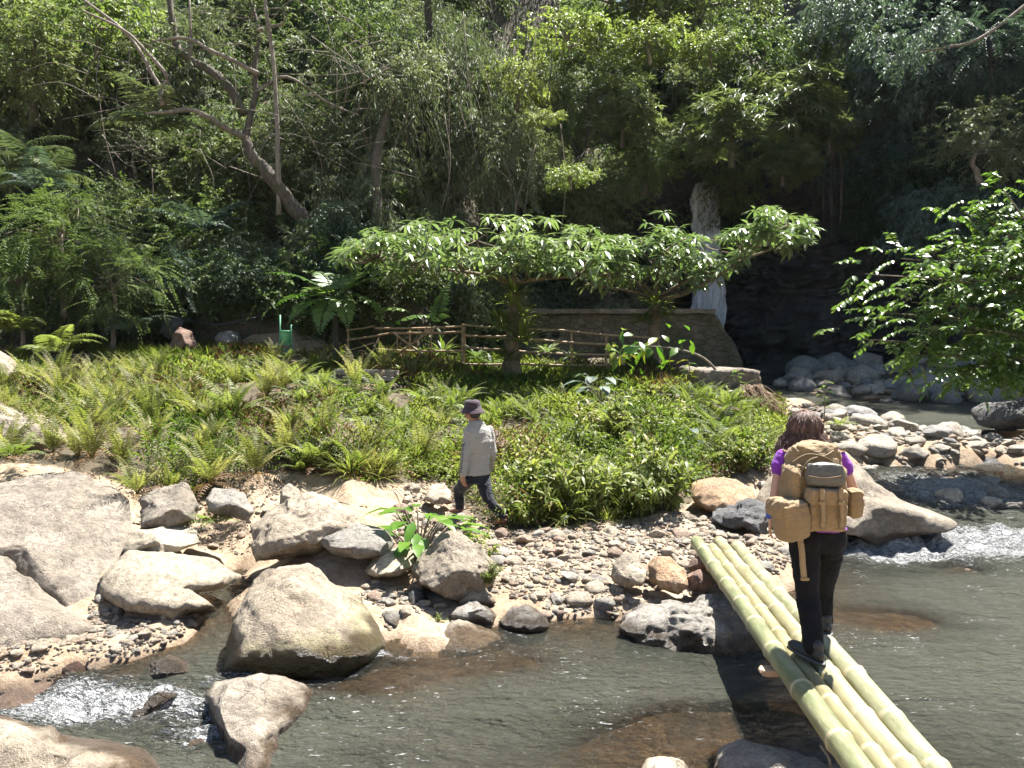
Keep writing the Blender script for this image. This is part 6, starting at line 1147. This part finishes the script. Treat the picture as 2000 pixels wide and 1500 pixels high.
pad('front_pocket', 1578, 958, 1652, 1036, 4.69, .10, TANC, .3, (0, .05, 0)); pad('front_pocket_flap', 1575, 953, 1652, 985, 4.68, .125, TANC, .35, (0, .05, 0)); gp = pad('grey_pocket', 1574, 905, 1648, 952, 4.71, .11, GREYP, .5, (-.2, .04, 0), .004); gp['label'] = 'dark grey coated upper pocket'
lp_ = pad('side_pouch', 1512, 977, 1578, 1054, 4.70, .17, TANC, .55, (0, -.12, .25)); pad('side_pouch_flap', 1502, 974, 1566, 1012, 4.72, .185, TANC, .5, (0, .12, .25), parent=lp_); pad('side_pouch', 1652, 954, 1681, 1010, 4.80, .14, TANC, .4)
pad('side_pocket', 1540, 915, 1560, 985, 4.78, .12, TANC, .5)
def strap(name, q, w, th=.004, mat_=TANS, parent=e):
    p = np.array([P(a, b, Y) for a, b, Y in q]); p, _ = smooth_path(p, np.ones(len(p)), 5 * len(p)); t = unit(np.gradient(p, axis=0)); s = unit(np.cross(t, [0, -1., 0])); n = np.cross(s, t); c = [(-w / 2, -th), (w / 2, -th), (w / 2, th), (-w / 2, th)]
    v = np.stack([p + s * a + n * b for a, b in c], 0); k = len(p); return MB().add(v.reshape(-1, 3), np.vstack([grid_tris(4, k, True), [[0, k, 2 * k], [0, 2 * k, 3 * k], [k - 1, 3 * k - 1, 2 * k - 1], [k - 1, 4 * k - 1, 3 * k - 1]]])).obj(name, mat_, parent, off=o0)
strap('hanging_strap', [(1561, 1042, 4.72), (1566, 1075, 4.70), (1568, 1105, 4.70), (1571, 1132, 4.70)], .036); MB().add(*rbox(P(1572, 1131, 4.70), (.027, .010, .010), None, .4, 3)).obj('buckle', plain('tan_plastic', (.22, .15, .06), .4), e, off=o0)
for px in (1606, 1643):
    strap('compression_strap', [(px, 955, 4.612), (px, 970, 4.606), (px + 1, 1000, 4.625), (px + 1, 1033, 4.632)], .028); MB().add(*rbox(P(px, 983, 4.605), (.02, .008, .013), None, .3, 3)).obj('buckle', bpy.data.materials['tan_plastic'], e, off=o0)
    strap('dangling_strap', [(px + 1, 985, 4.60), (px + 2, 1005, 4.60), (px + 2, 1020, 4.603)], .022)
for q in ([(1545, 905, 4.79), (1575, 888, 4.80), (1610, 893, 4.77), (1645, 915, 4.77)], [(1560, 935, 4.74), (1580, 900, 4.76), (1612, 890, 4.79), (1628, 880, 4.84)], [(1566, 880, 4.86), (1580, 868, 4.88), (1600, 866, 4.88), (1615, 876, 4.87)]): MB().add(*tube([P(*a) for a in q], .006, 6, 20)).obj('cord', plain('cord_dark', (.13, .085, .035), .7) if 'cord_dark' not in bpy.data.materials else bpy.data.materials['cord_dark'], e, off=o0)
for a_, b_ in (((1530, 888, 5.0), (1545, 1000, 4.93)), ((1637, 888, 5.0), (1646, 990, 4.93))): strap('shoulder_strap', [(a_[0] + 8, a_[1] - 8, 5.0), (a_[0], a_[1], 5.06), (a_[0] - 1, a_[1] + 40, 5.10), b_], .05, .008)
strap('zip', [(1579, 930, 4.648), (1610, 934, 4.642), (1645, 930, 4.648)], .008, .003, bpy.data.materials['cord_dark'])

# ------------------------------------------------------------------ the man by the bushes
YM = 9.3; S = 1.0
fb_ = P(984, 1032, 9.15); fb_[2] = ground1(fb_[0], fb_[1]) + .0; ff_ = P(898, 1020, 9.55); ff_[2] = ground1(ff_[0], ff_[1])
yaw = .62; Rv = np.array([math.cos(yaw), math.sin(yaw), 0]); Fv = np.array([-math.sin(yaw), math.cos(yaw), 0])
hipC = P(930, 925, YM); chest = P(935, 862, YM); neck = P(930, 822, YM - .0); head = P(923, 804, YM + .02) + [0, 0, .005]
e = empty('person', (hipC[0], YM, fb_[2]), 'man in a plum bucket hat, grey long-sleeved shirt and dark jeans walking into the bushes', 'person'); o0 = np.array(e.location)
hl, hr = hipC - Rv * .085 - [0, 0, .03], hipC + Rv * .085 - [0, 0, .03]; al, ar_ = ff_ + [0, 0, .085], fb_ + [-.02, .0, .12]
kl = (hl + al) / 2 + Fv * .10 + [-.02, 0, 0.02]; kr = P(953, 975, 9.2)
sl, sr = P(911, 842, YM + .12) , P(958, 840, YM - .05); sl = chest + [0, 0, .13] - Rv * .165; sr = chest + [0, 0, .13] + Rv * .165
el_ = P(909, 884, YM - .14); wl = P(904, 928, YM - .18); er = P(962, 885, YM + .08); wr_ = P(955, 918, YM + .32)
sl = P(915, 840, YM - .05)
body = [loft([(hipC - [0, 0, .05], Rv, Fv, .15, .10), (hipC + [0, 0, .05], Rv, Fv, .145, .10), (hipC * .55 + chest * .45, Rv, Fv, .135, .095), (chest, Rv, Fv, .155, .105), (chest * .45 + neck * .55, Rv, Fv, .15, .09), (neck - [0, 0, .0], Rv, Fv, .055, .055)]), cap_(neck - [0, 0, .03], .056, head - [0, 0, .06], .052)]
hy = .95; hR = np.array([math.cos(hy), math.sin(hy), 0]); hF = np.array([-math.sin(hy), math.cos(hy), 0]); E = lambda c, r: ell(head + hR * c[0] + hF * c[1] + np.array([0, 0, c[2]]), r, (0, 0, hy))
body += [E((0, 0, 0), (.076, .096, .112)), E((0, .06, -.055), (.05, .045, .05)), E((0, .102, -.015), (.013, .02, .022)), E((-.078, -.005, -.012), (.012, .021, .032)), E((.078, -.005, -.012), (.012, .021, .032)), E((-.032, .088, .012), (.014, .012, .009)), E((.032, .088, .012), (.014, .012, .009)), E((0, .093, -.06), (.026, .012, .009))]
body += chain([sl, el_, wl], [.045, .036, .027]) + chain([sr, er, wr_], [.045, .036, .027]) + hand(wl, P(907, 956, YM - .16) - wl, Fv + [-.2, 0, 0], .185, curl=.55) + hand(wr_, Fv * .4 + [0, 0, -.8], Fv, .18, curl=.5)
body += chain([hl, kl, al], [.085, .058, .042]) + chain([hr, kr, ar_], [.085, .058, .042]) + chain([al, ff_ + Fv * .13 + [0, 0, .035]], [.04, .032]) + chain([ar_, fb_ + Fv * .13 + [0, 0, .03]], [.04, .032])
skin('body', body, .008, SKIN_M, e, o0, 3)
sh = [loft([(hipC + [0, 0, -.005], Rv, Fv, .180, .134), (hipC + [0, 0, .07], Rv, Fv, .174, .128), (hipC * .5 + chest * .5, Rv, Fv, .158, .118), (chest, Rv, Fv, .175, .12), (chest * .5 + neck * .5, Rv, Fv, .182, .105), (chest * .2 + neck * .8, Rv, Fv, .115, .08), (neck + [0, 0, .01], Rv, Fv, .067, .064)])] + chain([sl + [.01, 0, -.01], el_, wl * .94 + el_ * .06], [.064, .056, .046]) + chain([sr - [.01, 0, .01], er, wr_ * .94 + er * .06], [.064, .056, .046])
shirt = skin('shirt', sh, .010, GREYS, e, o0, 4, .006, 13, 9)
tr = [loft([(hipC - [0, 0, .11], Rv, Fv, .148, .118), (hipC - [0, 0, .02], Rv, Fv, .165, .12), (hipC + [0, 0, .05], Rv, Fv, .158, .115)])] + chain([hl, hl * .5 + kl * .5, kl, kl * .5 + al * .5, al + [0, 0, .03]], [.096, .086, .07, .063, .056]) + chain([hr, hr * .5 + kr * .5, kr, kr * .5 + ar_ * .5, ar_ + [0, 0, .02]], [.098, .088, .07, .062, .054])
skin('jeans', tr, .010, DENIM, e, o0, 4, .006, 21)
RSH = plain('red_brown_shoe', (.13, .05, .04), .6)
for f, pit in ((ff_, 0), (fb_, .35)):
    M = np.array(Matrix.Rotation(yaw, 3, 'Z') @ Matrix.Rotation(-pit, 3, 'X')); T = lambda q: (np.asarray(q) @ M.T) + f + [0, 0, .14 * math.sin(pit) * .6]
    skin('shoe', [(T(v), t) for v, t in [ell((0, .07, .035), (.044, .12, .036)), ell((0, .15, .03), (.047, .07, .03)), ell((0, -.02, .045), (.038, .05, .045))]], .008, RSH, e, o0, 3)
# hat
hp = head + [0, 0, .045]; A = np.arange(36) * 2 * PI / 36; prof = [(.0, .098), (.05, .096), (.082, .085), (.094, .06), (.098, .025), (.100, .0), (.112, -.012), (.135, -.035), (.150, -.056), (.153, -.062), (.148, -.062), (.128, -.042), (.098, -.012), (.094, .02), (.08, .07), (.0, .085)]
AA, BB = np.meshgrid(np.arange(36), np.arange(len(prof)), indexing='ij'); pr = np.array(prof); rr = pr[BB, 0]; v = hp + (np.cos(A)[AA] * rr)[..., None] * hR * .98 + (np.sin(A)[AA] * rr)[..., None] * hF * 1.1 + (pr[BB, 1] + .008 * np.sin(A[AA] * 3) * (rr > .11))[..., None] * np.array([0, 0, 1.])
MB().add(v, grid_tris(36, len(prof), True)).obj('hat', HATC, e, off=o0)
skin('hair', [E((0, -.025, -.02), (.079, .085, .075))], .01, HAIRM, e, o0, 2)
# letters down the sleeve
fc = bpy.data.curves.new('letters', 'FONT'); fc.body = 'RENCOUNE'; fc.size = 1; fc.align_x = 'CENTER'; fc.align_y = 'CENTER'; to = bpy.data.objects.new('tmp', fc); COL.objects.link(to); bpy.context.view_layer.update()
lm_ = bpy.data.meshes.new_from_object(to.evaluated_get(DG())); bpy.data.objects.remove(to)
bm = bmesh.new(); bm.from_mesh(lm_); bmesh.ops.triangulate(bm, faces=bm.faces); bmesh.ops.subdivide_edges(bm, edges=[x for x in bm.edges if x.calc_length() > .12], cuts=2); bmesh.ops.triangulate(bm, faces=bm.faces); co = np.array([v.co[:] for v in bm.verts]); tf_ = np.array([[v.index for v in f.verts] for f in bm.faces]); bm.free()
co[:, 0] -= (co[:, 0].max() + co[:, 0].min()) / 2; co[:, 1] -= (co[:, 1].max() + co[:, 1].min()) / 2; top_ = sl * .42 + el_ * .58; bot = wl * .92 + el_ * .08; Ls = .36; t = .5 + co[:, 0] / (co[:, 0].max() - co[:, 0].min()) * .98
# along the forearm: bottom letter first
ax_pts = np.array([bot, el_, top_]); cum = np.array([0, np.linalg.norm(el_ - bot), np.linalg.norm(el_ - bot) + np.linalg.norm(top_ - el_)]); ln = t * cum[-1]; c_ = np.stack([np.interp(ln, cum, ax_pts[:, i]) for i in range(3)], -1); rad = np.interp(ln, cum, [.049, .057, .061]) + .006
axd = unit(top_ - bot); d0 = np.array([-.62, -.78, 0]); d0 = unit(d0 - axd * (d0 @ axd)); d1 = np.cross(axd, d0); ang = -co[:, 1] * .055 / .055; v = c_ + (np.cos(ang)[:, None] * d0 - np.sin(ang)[:, None] * d1) * rad[:, None]
sp_ = MB().add(v, tf_).obj('sleeve_print', plain('dark_print', (.03, .03, .045), .8), shirt, smooth=False, off=o0)

# ------------------------------------------------------------------ fallen leaves
g = np.random.default_rng(91); n = 9000; x = g.uniform(-7, 5, n); y = g.uniform(6.2, 12, n); z = ground(x, y); px, py = proj(np.stack([x, y, z], -1)); e_ = np.interp(px, EDGE[:, 0], EDGE[:, 1])
ok = (z > W(y) + .03) & (py < e_ + 60) & (g.random(n) < np.where(py < e_ + 12, .5, .10)); x, y, z = x[ok], y[ok], z[ok]; n = len(x); a = g.uniform(0, 6.3, n)
v, f = leaf2(np.stack([x, y, z + .02], -1), np.stack([np.cos(a), np.sin(a), g.normal(0, .25, n)], -1), unit(g.normal(0, .3, (n, 3)) + [0, 0, 1.]), g.uniform(.04, .11, n), g.uniform(.015, .04, n)); o = MB().add(v, f, 0, np.repeat(g.random(n), 4)).obj('leaf_litter', L_DRY); tag(o, kind='stuff')
for i, (px, py, Y, dx, dy, dz, lab) in enumerate([(1090, 1168, 7.1, .22, .12, .01, 'dry stick on the gravel near the pool edge'), (640, 955, 9.0, .3, -.1, .02, 'dry stick on the dirt path'), (330, 1225, 6.5, .25, .1, .02, 'small dry stick on the pebble beach')]):
    p = P(px, py, Y); p[2] = ground1(p[0], p[1]) + .04; v, t = tube([p, p + [dx * .5, dy * .4, dz + .02], p + [dx, dy, dz]], [.008, .007, .004], 5, 8); o = MB().add(v, t).obj('stick', BARKP); based(o); tag(o, lab, 'stick')

# ------------------------------------------------------------------ moist air over the gorge
hv, ht = box((0, 12, 14), (75, 85, 17.5)); hz = MB().add(hv, ht)
k = NT('moist_air'); k.t.links.new(k.n('VolumePrincipled', Color=(.72, .86, 1.), Density=.0001, Anisotropy=.25).outputs[0], k.out.inputs['Volume'])
ho = hz.obj('haze', k.m, smooth=False); tag(ho, kind='stuff')
